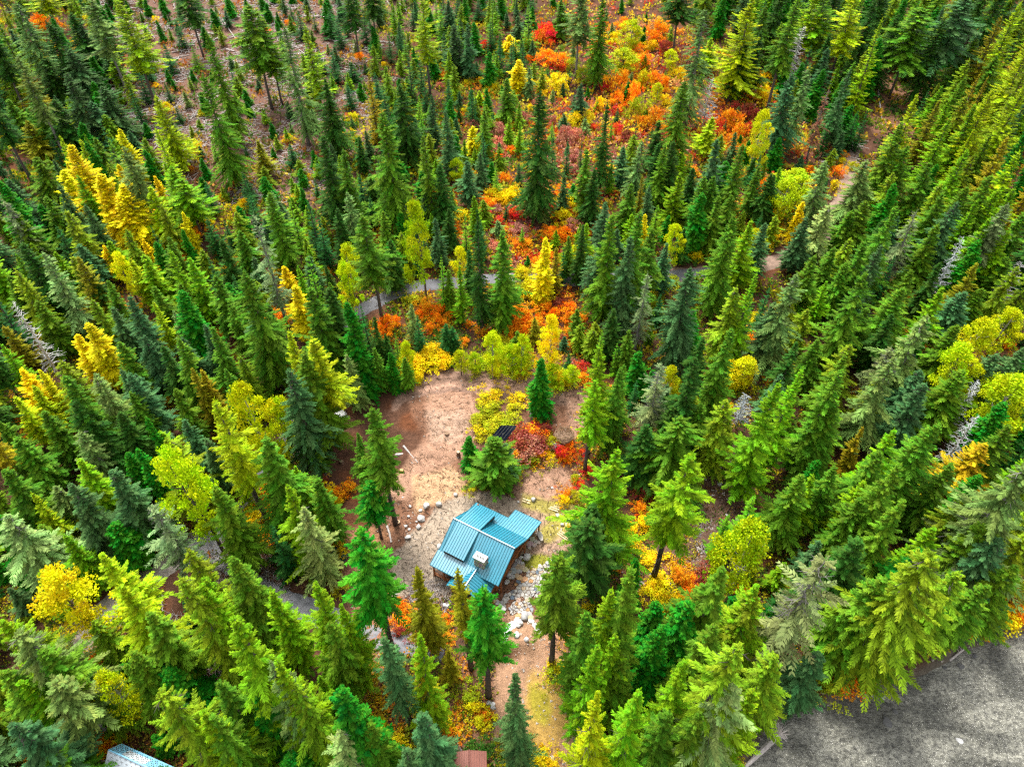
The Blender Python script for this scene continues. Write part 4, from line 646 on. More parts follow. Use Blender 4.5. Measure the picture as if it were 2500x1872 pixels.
# ------------------------------------------------------------------ the rest of the wood, filled in by area (each letter = 100 x 100 photo pixels, by the foot of the tree)
FILL = ["KKKyyyyyKKKKKssssFFFFFFFF", "KKKKyyyyyKKKKsssssFFFFFFF", "FKKKyyyyyKKKyyssssFFF.FFL", "KKKyyyyyyKKKyysssssyK.FLL", "KKMMyyyyKKKKyysKKKKyy.FLL", "KKKMMyKKKKKyyyssKKKM.FFFL",
        "FFFMMKKKKKKKssKKKK.sFFFFF", "FFFFFKKK...ss.KKKFFFFFFFF", "FFFFFFFs.s..ssKKK.FFFFFFF", "FFFFFFFs.......KyyFFFFFFF", "FFFFFFFs.......yKyFFFFFFF", "FFFFFFs........ss..FFFFFF",
        "FFFFFs.........s...FFFFFF", "FFFFss.........ss..FFFFFF", "KKF.s..........s..KFFFFFF", "FFsKK..........ssKKFFFFF.", "FF.KKK.Ks....KKKKKKss....", "FFFKK..Ks.....KKKKs......", "FF..K..Ks.....KKKKs......"]
KEEP = [ZONES[k][0] for k in (1, 2, 7, 11, 12, 16, 21, 22, 26, 27)] + [[(930, 690), (1010, 680), (1010, 740), (900, 760)], [(1270, 670), (1430, 668), (1430, 700), (1270, 700)], [(1600, 655), (1680, 655), (1680, 690), (1600, 690)], [(1820, 600), (1970, 590), (1960, 670), (1830, 690)], [(2030, 420), (2090, 420), (2080, 520), (2010, 560)],
        [(450, 1300), (540, 1300), (520, 1380), (450, 1380)], [(330, 1360), (410, 1360), (400, 1450), (330, 1460)], [(640, 1410), (760, 1450), (760, 1520), (640, 1490)], [(850, 1500), (980, 1530), (980, 1600), (850, 1570)], [(800, 800), (850, 760), (850, 850), (805, 850)]]
def blocks(x, y, z, H):
    for f in (.25, .5, .75, 1.0):
        a, b_, _ = proj(x, y, z + H * f); a, b_ = np.array([a]), np.array([b_])
        if any(pip(a, b_, q)[0] for q in KEEP): return True
    return False
placed = [(t_[4], t_[5], t_[3], t_[2]) for t_ in TREES]
PX = np.array([(a, b_) for a, b_, _, _ in placed]); PR = np.array([c for _, _, c, _ in placed])
road_w = [at(*p)[:2] for p in ROAD] 
def near_road(x, y, lim=3.4):
    for (ax, ay), (bx, by) in zip(road_w[:-1], road_w[1:]):
        ex, ey = bx - ax, by - ay; t_ = max(0, min(1, ((x - ax) * ex + (y - ay) * ey) / (ex * ex + ey * ey)))
        if math.hypot(x - ax - t_ * ex, y - ay - t_ * ey) < lim: return True
    return False
MIX = {'K': (['k'] * 5 + ['v', 'b', 'g', 'f', 'k', 'h'], (5.0, 11.0), .27, 3.0), 'y': (['k', 'k', 'v', 'g', 'o', 'k', 'b'], (3.0, 6.5), .34, 4.6),
       'F': (['f', 'g', 'f', 'b', 'g', 'f', 'h', 'q', 'g'], (10, 18), .23, 4.2), 'L': (['l', 'h', 'm', 'g', 'l'], (15, 24), .16, 3.6), 'M': (['h', 'y', 'l', 'k', 'g'], (9, 15), .2, 3.2), 's': (['k', 'v', 'o'], (3, 6), .3, 7.0)}
cap = {}
for t_ in TREES: cap[KIND[t_[1]][0]] = cap.get(KIND[t_[1]][0], 0) + 1
print('LISTED', cap)
fr = random.Random(11); npr = np.random.default_rng(5); cand = []
for ry in range(-1, 20):
    for rx in range(-1, 26):
        code = FILL[min(max(ry, 0), 18)][min(max(rx, 0), 24)]
        if code != '.': cand += [((rx + fr.random()) * 100, (ry + fr.random()) * 100, code) for _ in range(14 if ry > 3 else 26)]
fr.shuffle(cand)
cpx = np.array([c[0] for c in cand]); cpy = np.array([c[1] for c in cand]); wx_, wy_, wz_ = at_many(cpx, cpy); wd_ = shore_d(wx_, wy_)
CAPN = {'fir_tree': 300, 'spruce_tree': 300, 'larch_tree': 300, 'young_fir_tree': 300}
for (px, py, code), x, y, z, wd in zip(cand, wx_, wy_, wz_, wd_):
    x = float(x); y = float(y); z = float(z)
    if y > 390 or wd > -1.5 or px < -70 or px > 2570 or py < -90: continue
    mix, (h0, h1), asp, gap = MIX[code]
    d2 = np.hypot(PX[:, 0] - x, PX[:, 1] - y)
    if (d2 < np.maximum(gap * .9, gap * .6 + PR * .75)).any() or near_road(x, y): continue
    H = fr.uniform(h0, h1); Rw = H * asp * fr.uniform(.62, .85)
    kd = fr.choice(mix); kk = KIND[kd][0]
    for alt in ('k', 'f', 'b', 'h', 'e', 'q', 'v'):
        if cap.get(kk, 0) < CAPN.get(kk, 300): break
        kd = alt; kk = KIND[kd][0]
    if cap.get(kk, 0) >= CAPN.get(kk, 300): continue
    if blocks(x, y, z, H): continue
    cap[kk] = cap.get(kk, 0) + 1
    plant(kd, x, y, H, Rw, fr, False)
    PX = np.vstack([PX, (x, y)]); PR = np.append(PR, Rw)
print('TREES', len(TREES), 'SHRUBS', len(SHRUBREC), cap)
M['chip0'] = rough_mat('dry_straw', (.30, .20, .12), .9, .3, 2, .2)
# ================================================================== CABIN
RZ = 6.8; KC = (CAM_H - RZ) / 86.8       # ridge height; the cabin's own frame has the ridge at 9.2 and the ground at 2.58
ax_, ay_ = flat(1040 + 255 / 3.807, 1210 + 212 / 3.807, RZ); bx_, by_ = flat(1040 + 825 / 3.807, 1210 + 492 / 3.807, RZ)
U = Vector((bx_ - ax_, by_ - ay_, 0)); LEN = U.length; ROTZ = math.atan2(U.y, U.x)
cabin = empty('log_cabin', (ax_, ay_, RZ - 9.2 * KC), ROTZ, 'timber cabin with a ribbed teal metal roof and stone chimney in the clearing', 'cabin')
# local frame: x along the ridge, +y the back slope, -y the front slope, z up
def roofslope(q, th=.14, pitch=.41, parent=cabin, m='roof', rm='rib', nm='roof_slope', rib=(.05, .055)):
    """q: ridge-left, ridge-right, eave-right, eave-left"""
    o = MB().slab(q, th).build(nm, M[m], parent)
    q = [Vector(p) for p in q]; n = (q[1] - q[0]).cross(q[3] - q[0]).normalized()
    if n.z < 0: n = -n
    wtop = (q[1] - q[0]); k = max(2, int(round(wtop.length / pitch))); mb = MB()
    for i in range(k + 1):
        f = i / k; a = q[0].lerp(q[1], f) + n * .004; b_ = q[3].lerp(q[2], f) + n * .004; s_ = wtop.normalized() * (rib[0] / 2)
        vs = [a - s_, a + s_, b_ + s_, b_ - s_]; vs += [v + n * rib[1] for v in vs]
        mb.add(vs, [(4, 5, 6, 7), (0, 4, 7, 3), (1, 2, 6, 5), (0, 1, 5, 4), (3, 7, 6, 2)])
    mb.build('seam', M[rm], o); return o
def cap(p0, p1, w=.22, parent=cabin, m='roof', nm='ridge_cap'):
    p0, p1 = Vector(p0), Vector(p1); MB().tube([p0 + Vector((0, 0, .03)), p1 + Vector((0, 0, .03))], w / 2, 6).build(nm, M[m], parent)
L_ = LEN / KC; cabin.scale = (KC, KC, KC)
roofslope([(0, 0, 9.2), (L_, 0, 9.2), (L_, -4.12, 6.6), (0, -4.12, 6.6)])                       # front
roofslope([(5.2, -4.121, 6.595), (L_, -4.121, 6.595), (L_, -4.72, 6.22), (5.2, -4.72, 6.22)])
roofslope([(-.12, -4.10, 6.615), (6.2, -4.10, 6.615), (6.2, -6.4, 5.85), (-.12, -6.4, 5.85)])     # porch
roofslope([(0, .001, 9.2), (L_, .001, 9.2), (L_, 3.88, 6.44), (0, 3.88, 6.44)])                 # back steep
roofslope([(0, 3.881, 6.435), (L_, 3.881, 6.435), (L_, 6.07, 5.76), (0, 6.07, 5.76)])           # back shallow
roofslope([(5.7, 6.07, 5.765), (L_, 6.07, 5.765), (L_, 8.3, 5.08), (5.7, 8.3, 5.08)])
roofslope([(.75, -.02, 9.27), (4.35, -.02, 9.27), (4.35, -4.3, 7.42), (.75, -4.3, 7.42)])       # dormers
roofslope([(.75, .02, 9.27), (4.35, .02, 9.27), (4.35, 4.75, 7.45), (.75, 4.75, 7.45)])
roofslope([(6.43, -7.6, 6.75), (6.43, -3.2, 6.75), (3.4, -3.2, 4.95), (3.4, -7.6, 4.95)])       # cross gable
roofslope([(6.43, -3.2, 6.75), (6.43, -7.6, 6.75), (9.4, -7.6, 4.95), (9.4, -3.2, 4.95)])
cap((0, 0, 9.27), (L_, 0, 9.27)); cap((6.43, -3.6, 6.78), (6.43, -7.6, 6.78))
for p0, p1 in [((0, 0, 9.14), (0, -4.12, 6.54)), ((L_, 0, 9.14), (L_, -4.72, 6.18)), ((L_, 0, 9.14), (L_, 3.88, 6.4)), ((0, 0, 9.14), (0, 3.88, 6.38)), ((0, 3.88, 6.38), (0, 6.07, 5.7)), ((L_, 3.88, 6.38), (L_, 8.3, 5.02)),
               ((-.12, -4.1, 6.56), (-.12, -6.4, 5.8)), ((-.12, -6.4, 5.8), (3.5, -6.4, 5.8)), ((L_, 8.3, 5.03), (5.7, 8.3, 5.03)), ((5.7, 6.07, 5.72), (0, 6.07, 5.72))]:
    MB().tube([p0, p1], .075, 4).build('trim', M['rib'], cabin)
def wall(poly, th, parent=cabin, m='wood', nm='wall'):
    MB().slab(poly, th).build(nm, M[m], parent)
def vwall(pts, nrm, nm='wall', m='wood', logs=True):
    """upright wall through pts (local), with stacked log courses standing proud"""
    pts = [Vector(p) for p in pts]; n = Vector(nrm); k = len(pts); vs = pts + [p - n * .2 for p in pts]
    w = MB().add(vs, [tuple(range(k)), tuple(range(2 * k - 1, k - 1, -1))] + [(i, k + i, k + (i + 1) % k, (i + 1) % k) for i in range(k)]).build(nm, M[m], cabin)
    if logs:
        z = 2.65; a, b_ = pts[0], pts[1]; mb = MB(); top = min(pts[2].z, pts[3].z) if k == 4 else pts[2].z
        while z < top - .1:
            mb.tube([(a.x, a.y, z) , (b_.x, b_.y, z)], .15, 6); z += .31
        for v in range(len(mb.v)): mb.v[v] = tuple(Vector(mb.v[v]) + n * .02)
        mb.build('log_course', M[m], w)
    return w
x0, x1, y0, y1 = .75, L_ - .95, -3.9, 5.6; GB = 2.3
vwall([(x1, y0, GB), (x1, y1, GB), (x1, y1, 5.65), (x1, 3.8, 6.25), (x1, 0, 8.95), (x1, y0, 6.5)], (1, 0, 0))
vwall([(x0, y1, GB), (x0, y0, GB), (x0, y0, 6.5), (x0, 0, 8.95), (x0, 3.8, 6.25), (x0, y1, 5.65)], (-1, 0, 0))
vwall([(x0, y0, GB), (x1, y0, GB), (x1, y0, 6.45), (x0, y0, 6.45)], (0, -1, 0)); vwall([(x1, y1, GB), (x0, y1, GB), (x0, y1, 5.6), (x1, y1, 5.6)], (0, 1, 0))
vwall([(9.0, -7.0, GB), (9.0, -3.9, GB), (9.0, -3.9, 4.95), (9.0, -7.0, 4.95)], (1, 0, 0)); vwall([(3.8, -3.9, GB), (3.8, -7.0, GB), (3.8, -7.0, 4.95), (3.8, -3.9, 4.95)], (-1, 0, 0))
vwall([(3.8, -7.0, GB), (9.0, -7.0, GB), (9.0, -7.0, 5.0), (6.43, -7.0, 6.55), (3.8, -7.0, 5.0)], (0, -1, 0))
vwall([(x1, 5.6, GB), (x1, 7.8, GB), (x1, 7.8, 5.0), (x1, 5.6, 5.6)], (1, 0, 0)); vwall([(x1, 7.8, GB), (6.2, 7.8, GB), (6.2, 7.8, 5.0), (x1, 7.8, 5.0)], (0, 1, 0))
for s_, y_, z_ in ((-1, -4.1, 7.25), (1, 4.5, 7.3)):            # dormer cheeks and faces
    for xx in (.9, 4.2): MB().add([(xx, s_ * .2, 9.1), (xx, y_, z_), (xx, y_, 6.55), (xx + .08, s_ * .2, 9.1), (xx + .08, y_, z_), (xx + .08, y_, 6.55)], [(0, 1, 2), (5, 4, 3), (0, 3, 4, 1), (1, 4, 5, 2), (2, 5, 3, 0)]).build('dormer_cheek', M['rib' if s_ < 0 else 'darkwood'], cabin)
    MB().box((2.55, y_, (z_ + 6.5) / 2), (3.3, .12, z_ - 6.5)).build('dormer_face', M['darkwood'], cabin)
def window(c, w, h, ax, n):
    """frame proud of the wall, pane inside; ax 'x' means the wall runs along x"""
    mb = MB(); sx = (lambda a, d, b_: (a, d, b_)) if ax == 'x' else (lambda a, d, b_: (d, a, b_))
    C = Vector(c)
    for dx, dz, sw, sh in ((0, h / 2, w + .2, .12), (0, -h / 2, w + .2, .12), (w / 2, 0, .12, h), (-w / 2, 0, .12, h), (0, 0, .06, h)):
        mb.box(C + Vector(sx(dx, .09 * n, dz)), sx(sw, .12, sh))
    f = mb.build('window', M['darkwood'], cabin); MB().box(C + Vector(sx(0, .05 * n + .09 * n, 0)), sx(w - .08, .03, h - .1)).build('pane', M['glass'], f)
for yy in (-2.3, 1.0, 3.2): window((x1 + .05, yy, 3.95), 1.2, 1.2, 'y', 1)
window((x1 + .05, 0, 6.3), 1.6, 1.3, 'y', 1)
for yy in (-2.0, 1.5): window((x0 - .05, yy, 3.95), 1.2, 1.2, 'y', -1)
window((1.7, y0 - .05, 3.95), 1.3, 1.2, 'x', -1); window((6.43, -7.06, 4.3), 2.4, 1.8, 'x', -1); window((8.0, 7.86, 3.9), 1.3, 1.0, 'x', 1); window((3.0, y1 + .05, 4.0), 1.3, 1.2, 'x', 1)
dr = MB().box((3.1, y0 - .08, 3.6), (.95, .1, 2.0)).build('door', M['darkwood'], cabin); MB().box((3.42, y0 - .17, 3.6), (.06, .08, .12)).build('handle', M['steel'], dr)
for xx in (.25, 2.0, 3.6): MB().tube([(xx, -6.1, 2.4), (xx, -6.1, 5.8)], .15, 8).build('post', M['wood'], cabin)
MB().box((1.9, -6.1, 5.62), (3.7, .25, .25)).build('beam', M['wood'], cabin); MB().box((1.9, -6.1, 3.1), (3.5, .12, .12)).build('rail', M['wood'], cabin); MB().box((1.9, -6.1, 3.6), (3.5, .12, .12)).build('rail', M['wood'], cabin)
MB().box((1.9, -5.0, 2.72), (3.6, 2.2, .14)).build('porch_deck', M['darkwood'], cabin)
for yy in (-3.6, 3.4, 7.9): MB().tube([(L_ - .2, yy, 2.4), (L_ - .2, yy, 6.0 if yy < 7 else 4.95)], .14, 8).build('post', M['wood'], cabin)
MB().tube([(L_ - .25, -3.6, 5.95), (L_ - .25, 3.4, 5.95)], .15, 6).build('beam', M['wood'], cabin)
# chimney: stones laid round a core, white cap, three flues
cx0, cx1, cy0, cy1, czt = 5.75, 7.35, -3.75, -2.85, 8.75
ch = MB().box(((cx0 + cx1) / 2, (cy0 + cy1) / 2, (6.0 + czt) / 2), (cx1 - cx0 - .1, cy1 - cy0 - .1, czt - 6.0)).build('chimney', M['stone'], cabin, col=(.22, .17, .13))
sr = random.Random(5); smb = [MB().box((0, 0, 0), (.3, .14, .2)).mesh('stone', M['stone']) for _ in range(1)]
z = 6.1
while z < czt - .05:
    for (ax0, ax1, f, al) in ((cx0, cx1, cy0, 'x'), (cx0, cx1, cy1, 'x'), (cy0, cy1, cx0, 'y'), (cy0, cy1, cx1, 'y')):
        p = ax0 + sr.random() * .15
        while p < ax1 - .05:
            w_ = sr.uniform(.2, .38); o = link('stone', smb[0], ch, col=tuple(v * sr.uniform(.6, 1.25) for v in sr.choice([(.5, .36, .24), (.42, .36, .30), (.58, .48, .36), (.30, .25, .22)])))
            o.location = (p + w_ / 2, f, z + .08) if al == 'x' else (f, p + w_ / 2, z + .08); o.rotation_euler = (0, 0, 0 if al == 'x' else math.pi / 2); o.scale = (w_ / .33, 1, sr.uniform(.8, 1)); p += w_
    z += .21
MB().box(((cx0 + cx1) / 2, (cy0 + cy1) / 2, czt + .05), (cx1 - cx0 + .25, cy1 - cy0 + .25, .14)).build('chimney_cap', M['concrete'], cabin)
for i in range(3):
    X = cx0 + .35 + i * .45; fl = MB().tube([(X, -3.3, czt + .1), (X, -3.3, czt + .42)], .11, 10).build('flue', M['steel'], cabin)
    MB().tube([(X, -3.3, czt + .5), (X, -3.3, czt + .54), (X, -3.3, czt + .66)], [.19, .19, .03], 10).build('flue_hood', M['concrete'], fl)
    MB().tube([(X, -3.3, czt + .42), (X, -3.3, czt + .5)], .07, 6).build('flue_neck', M['steel'], fl)
def tag(o, label, cat_, group=None):
    o['label'] = label; o['category'] = cat_
    if group: o['group'] = group
    return o
def lw(x, y, z=0): 
    v = Matrix.Rotation(ROTZ, 3, 'Z') @ Vector((x * KC, y * KC, z)); return (ax_ + v.x, ay_ + v.y, v.z)
p = lw(-.5, 6.3, 0); e = empty('propane_tank', p, ROTZ, 'small white tank standing by the back corner of the teal-roofed cabin', 'tank')
MB().tube([(0, 0, .1), (0, 0, .3), (0, 0, 1.5), (0, 0, 1.75)], [.34, .42, .42, .2], 12).build('tank', M['white'], e); MB().tube([(0, 0, 1.7), (0, 0, 1.95)], .14, 8).build('valve_collar', M['white'], e)

# ================================================================== STONES, PATIO, STEPS
def rockmesh(seed, flatn=.8):
    r = np.random.default_rng(seed); import bmesh
    bm = bmesh.new(); bmesh.ops.create_icosphere(bm, subdivisions=2, radius=.5)
    pl = [(Vector(r.normal(size=3)).normalized(), r.uniform(.28, .42)) for _ in range(9)]
    for v in bm.verts:
        for n_, d in pl:
            k = v.co.dot(n_)
            if k > d: v.co -= n_ * (k - d) * .92
        v.co += Vector(r.normal(size=3)) * .012
        v.co.z *= flatn
    me = bpy.data.meshes.new('rock'); bm.to_mesh(me); bm.free(); me.materials.append(M['rock']); return me
ROCKS = [rockmesh(s) for s in range(6)]
AUTO = []     # (object, words, x, y) : labelled at the end by what they stand nearest to
def boulder(px, py, size, r, tone=.5, words='pale grey boulder', nm='boulder'):
    x, y, z = at(px, py); o = link(nm, r.choice(ROCKS), loc=(x, y, z + size * .22), col=(tone, tone * .99, tone * .97), category='boulder')
    o.rotation_euler = (r.uniform(-.3, .3), r.uniform(-.3, .3), r.random() * 6.28); o.scale = (size * r.uniform(.85, 1.2), size * r.uniform(.85, 1.2), size); AUTO.append((o, words, x, y)); return o
br = random.Random(21)
BL = [(515, 318, 1.1), (628, 305, 1.25), (478, 432, 1.3), (450, 505, .9), (468, 355, .65), (350, 602, 1.0), (365, 528, .55), (338, 498, .55), (432, 455, .45), (780, 213, .9), (632, 680, 1.0), (1480, 262, .9), (1697, 400, .9), (1737, 485, .8), (1865, 610, 1.0),
      (1420, 775, 1.3), (1245, 1000, .9), (1335, 1475, 1.1), (1418, 1512, .9), (1205, 1243, 1.0), (1352, 905, .9), (1258, 938, .8), (1290, 952, .9), (1310, 800, 1.0), (1515, 1168, .6), (358, 410, .6), (305, 240, .4), (680, 1205, .8), (715, 1215, .7),
      (1400, 1300, 1.2), (1350, 1360, 1.1), (1342, 1385, .8), (375, 318, .6), (1270, 960, .7), (1650, 155, .6), (1690, 1265, .6), (1475, 1065, .6), (250, 1110, .5), (1345, 825, .7), (1380, 835, .7), (1345, 280, .5)]
for a, b_, s_ in BL: boulder(900 + a / 3.68, 1150 + b_ / 3.68, s_, br, .47 if s_ < 1.4 else .38)
for px, py, s_, w_ in [(1303, 1014, 1.9, 'long white rock'), (1202, 1722, .9, 'white rock'), (1193, 1717, .8, 'grey rock'), (1204, 1729, .8, 'greenish rock'), (1275, 1845, .9, 'white rock'), (1320, 1848, 1.0, 'white rock'), (1346, 1856, 1.1, 'white rock'), (1352, 1645, 1.2, 'flat grey rock'), (1347, 1092, 2.3, 'dark grey boulder'),
                       (1755, 1141, .9, 'pale round rock'), (1757, 1183, 1.0, 'pale rock'), (1740, 1210, .7, 'pale rock'), (1825, 1202, 1.1, 'pale rock'), (1775, 1258, .6, 'pale rock'), (1798, 1270, .8, 'pale rock'), (1545, 1345, .9, 'white rock'), (1530, 1340, .8, 'white rock'), (1440, 1320, .9, 'white rock'), (1520, 1345, .7, 'grey rock'),
                       (1590, 1405, .8, 'grey rock'), (1620, 1470, .8, 'pale rock'), (1480, 1400, .7, 'grey rock'), (1345, 1372, 1.2, 'white rock')]:
    boulder(px, py, s_, br, .22 if 'dark' in w_ else (.36 if 'gre' in w_ else .52), w_)
for zx, zy, s_, w_ in [(988, 498, 1.1, 'dark wet rock'), (665, 745, 1.5, 'dark wet rock'), (570, 640, 1.0, 'pale wet rock'), (1050, 455, .8, 'dark wet rock'), (650, 640, .7, 'pale wet rock'), (700, 700, .8, 'dark wet rock'), (920, 505, .6, 'dark wet rock'), (985, 830, .9, 'pale wet rock'), (740, 560, .9, 'dark wet rock')]:
    x, y = flat(1800 + zx / 1.817, 1350 + zy / 1.817, RIVER_Z); o = link('river_rock', br.choice(ROCKS), loc=(x, y, RIVER_Z - .05), col=((.09,) * 3 if 'dark' in w_ else (.4,) * 3), category='rock')
    o.scale = (s_ * 1.2, s_, s_ * .7); o.rotation_euler = (0, 0, br.random() * 6); AUTO.append((o, w_ + ' breaking the river surface', x, y))
def clip(poly, px, py, nx, ny):
    out = []; n = len(poly)
    for i in range(n):
        a, b_ = poly[i], poly[(i + 1) % n]; da = (a[0] - px) * nx + (a[1] - py) * ny; db = (b_[0] - px) * nx + (b_[1] - py) * ny
        if da <= 0: out.append(a)
        if (da < 0) != (db < 0) and da != db: t_ = da / (da - db); out.append((a[0] + (b_[0] - a[0]) * t_, a[1] + (b_[1] - a[1]) * t_))
    return out
def paving(poly_px, spacing, parent, seed, z0=.02, th=.07, gap=.035):
    W = [at(*p)[:2] for p in poly_px]; r = random.Random(seed); xs = [p[0] for p in W]; ys = [p[1] for p in W]; S = []
    y = min(ys) - 1; row = 0
    while y < max(ys) + 1:
        x = min(xs) - 1 + (row % 2) * spacing * .5
        while x < max(xs) + 1: S.append((x + r.uniform(-.36, .36) * spacing, y + r.uniform(-.36, .36) * spacing)); x += spacing
        y += spacing * .87; row += 1
    ox, oy, oz = parent.location; n = 0
    for i, s_ in enumerate(S):
        if not pip(np.array([s_[0]]), np.array([s_[1]]), W)[0]: continue
        cell = [(s_[0] + a * spacing * 1.3, s_[1] + b_ * spacing * 1.3) for a, b_ in ((-1, -1), (1, -1), (1, 1), (-1, 1))]
        for q in S:
            d = math.hypot(q[0] - s_[0], q[1] - s_[1])
            if 0 < d < spacing * 2.6: nx, ny = (q[0] - s_[0]) / d, (q[1] - s_[1]) / d; cell = clip(cell, s_[0] + nx * (d / 2 - gap), s_[1] + ny * (d / 2 - gap), nx, ny)
            if len(cell) < 3: break
        if len(cell) < 3: continue
        zt = z0 + r.uniform(0, .03); zb = float(hz(*s_)) - oz
        c = r.choice([(.50, .46, .40), (.56, .53, .50), (.44, .42, .40), (.62, .58, .52), (.36, .38, .41), (.52, .40, .27), (.48, .47, .45), (.58, .55, .50)]); k = r.uniform(.65, .9)
        if r.random() < .04: c = (.20, .26, .33)
        if r.random() < .04: c = (.62, .34, .14)
        MB().prism([(a - ox, b_ - oy) for a, b_ in cell], zb + .0, zb + zt + th).build('flagstone', M['flag'], parent, col=tuple(v * k for v in c)); n += 1
    return n
ZP = lambda zx, zy: (1160 + zx / 4.758, 1340 + zy / 4.758)
patio = empty('flagstone_patio', at(1275, 1430), 0, 'curving grey flagstone patio below the right side of the teal-roofed cabin', 'patio')
n1_ = paving([ZP(*p) for p in [(860, 140), (760, 200), (690, 228), (610, 238), (600, 330), (480, 370), (455, 430), (440, 470), (400, 515), (290, 585), (240, 640), (270, 700), (330, 695), (350, 650), (400, 605), (470, 578), (560, 568), (640, 575), (760, 575), (830, 560), (870, 400), (900, 200)]], .62, patio, 3)
patio2 = empty('round_patio', at(1272, 1484), 0, 'small oval flagstone landing just below the big curving patio', 'patio')
n2_ = paving([ZP(530 + 138 * math.cos(a), 688 + 78 * math.sin(a)) for a in np.linspace(0, 2 * math.pi, 20)], .55, patio2, 4)
print('PAVERS', n1_, n2_)
def slabstone(px, py, sx, sy, rz, c, r, nm='slab_stone', words='flat stone slab', th=.16, lift=0):
    n = 6; pts = [(sx / 2 * math.cos(k * 6.283 / n + .4) * r.uniform(.85, 1.15) , sy / 2 * math.sin(k * 6.283 / n + .4) * r.uniform(.85, 1.15)) for k in range(n)]
    x, y, z = at(px, py); o = MB().prism(pts, -.05, th).build(nm, M['flag'], loc=(x, y, z + .02 + lift), col=c, category='paving stone'); o.rotation_euler = (r.uniform(-.05, .05), r.uniform(-.05, .05), rz); AUTO.append((o, words, x, y)); return o
TAN, GRY, ORG, WHT = (.46, .36, .24), (.33, .32, .31), (.55, .34, .17), (.55, .54, .51)
for zx, zy, s_, c, w_ in [(470, 130, 1.0, GRY, 'grey'), (510, 160, 1.1, GRY, 'grey'), (445, 190, 1.3, GRY, 'grey'), (495, 210, 1.2, TAN, 'tan'), (540, 222, 1.1, TAN, 'tan'), (545, 185, .9, TAN, 'tan'), (580, 243, 1.1, TAN, 'tan'), (440, 262, 1.5, (.34, .37, .39), 'blue grey'), (480, 312, 1.1, TAN, 'tan'), (515, 340, 1.1, ORG, 'orange'),
                          (575, 352, 1.1, ORG, 'orange'), (385, 305, 1.2, GRY, 'grey'), (435, 325, 1.0, GRY, 'grey'), (385, 262, 1.1, TAN, 'tan'), (515, 265, .9, GRY, 'grey'), (500, 596, .9, TAN, 'tan'), (610, 600, .9, TAN, 'tan'), (320, 707, 1.0, GRY, 'grey'), (215, 570, .9, TAN, 'tan'), (235, 600, 1.0, TAN, 'tan'), (255, 625, .9, GRY, 'grey'),
                          (210, 540, .8, GRY, 'grey'), (500, 785, 1.1, ORG, 'orange'), (490, 828, 1.1, WHT, 'white'), (468, 862, 1.0, WHT, 'white'), (430, 890, 1.5, WHT, 'white'), (395, 925, 1.0, WHT, 'white'), (620, 770, 1.3, GRY, 'grey'), (640, 800, 1.0, TAN, 'tan'), (650, 840, .9, WHT, 'white'), (690, 885, .9, WHT, 'white'), (710, 910, .8, WHT, 'white'), (735, 935, .8, WHT, 'white')]:
    slabstone(*ZP(zx, zy), s_, s_ * .8, br.uniform(-.6, .6), tuple(v * br.uniform(.9, 1.1) for v in c), br, words=w_ + ' stone slab')
for zx, zy in [(1245, 1442), (1240, 1470), (1230, 1497), (1212, 1520), (1185, 1525), (1515, 1425), (1530, 1450)]:
    slabstone(900 + zx / 3.68, 1150 + zy / 3.68, .9, .6, br.uniform(-.6, .6), WHT, br, words='white edging stone')
for zx, zy, s_, w_, tone in [(565, 805, 1.3, 'blue grey boulder', .34), (515, 870, 1.1, 'brown grey boulder', .4), (505, 900, .8, 'brown grey boulder', .42), (600, 100, 1.4, 'white grey boulder', .55), (375, 392, .9, 'pale pointed boulder', .6), (530, 105, .7, 'white square block', .7), (725, 610, .8, 'white boulder', .62), (800, 620, 1.0, 'tan boulder', .55), (875, 250, 1.0, 'white boulder', .66), (840, 170, .8, 'white boulder', .6)]:
    boulder(*ZP(zx, zy), s_, br, tone, w_)
for zx, zy, s_ in [(1525, 570, 1.0), (1470, 615, 1.1), (1450, 655, 1.2), (1420, 650, 1.0), (1490, 668, .9), (1500, 640, .8), (1445, 690, .8), (1530, 640, .8)]: slabstone(900 + zx / 3.68, 1150 + zy / 3.68, s_, s_ * .8, br.uniform(0, 2), tuple(v * br.uniform(.8, 1.1) for v in (.52, .46, .38)), br, words='weathered flat stone')
slabstone(900 + 1540 / 3.68, 1150 + 595 / 3.68, 2.3, .8, 1.9, (.45, .42, .38), br, words='long upright grey stone', th=.6)

# ================================================================== SOLAR ARRAY
def onz(px, py, z): x, y = flat(px, py, z); return Vector((x, y, z))
gz0 = at(1240, 1080)[2]; SP = lambda zx, zy: (1180 + zx / 5.782, 1000 + zy / 5.782)
TL, TR, BR_, BL_ = onz(*SP(245, 220), gz0 + 3.3), onz(*SP(478, 225), gz0 + 3.3), onz(*SP(310, 440), gz0 + 1.3), onz(*SP(80, 420), gz0 + 1.3)
cen = (TL + TR + BR_ + BL_) / 4; arr = empty('solar_array', (cen.x, cen.y, gz0), 0, 'black tilted solar panel array on a post in front of the orange thicket', 'solar panel')
o_ = Vector(arr.location)
for i in range(5):
    a, b_ = i / 5 + .006, (i + 1) / 5 - .006
    pn = MB().slab([TL.lerp(TR, a) - o_, TL.lerp(TR, b_) - o_, BL_.lerp(BR_, b_) - o_, BL_.lerp(BR_, a) - o_], .05).build('solar_panel', M['panel'], arr)
for i in range(1, 5):
    a, b_ = TL.lerp(TR, i / 5) - o_ + Vector((0, 0, .03)), BL_.lerp(BR_, i / 5) - o_ + Vector((0, 0, .03)); MB().tube([a, b_], .03, 4).build('panel_rail', M['steel'], arr)
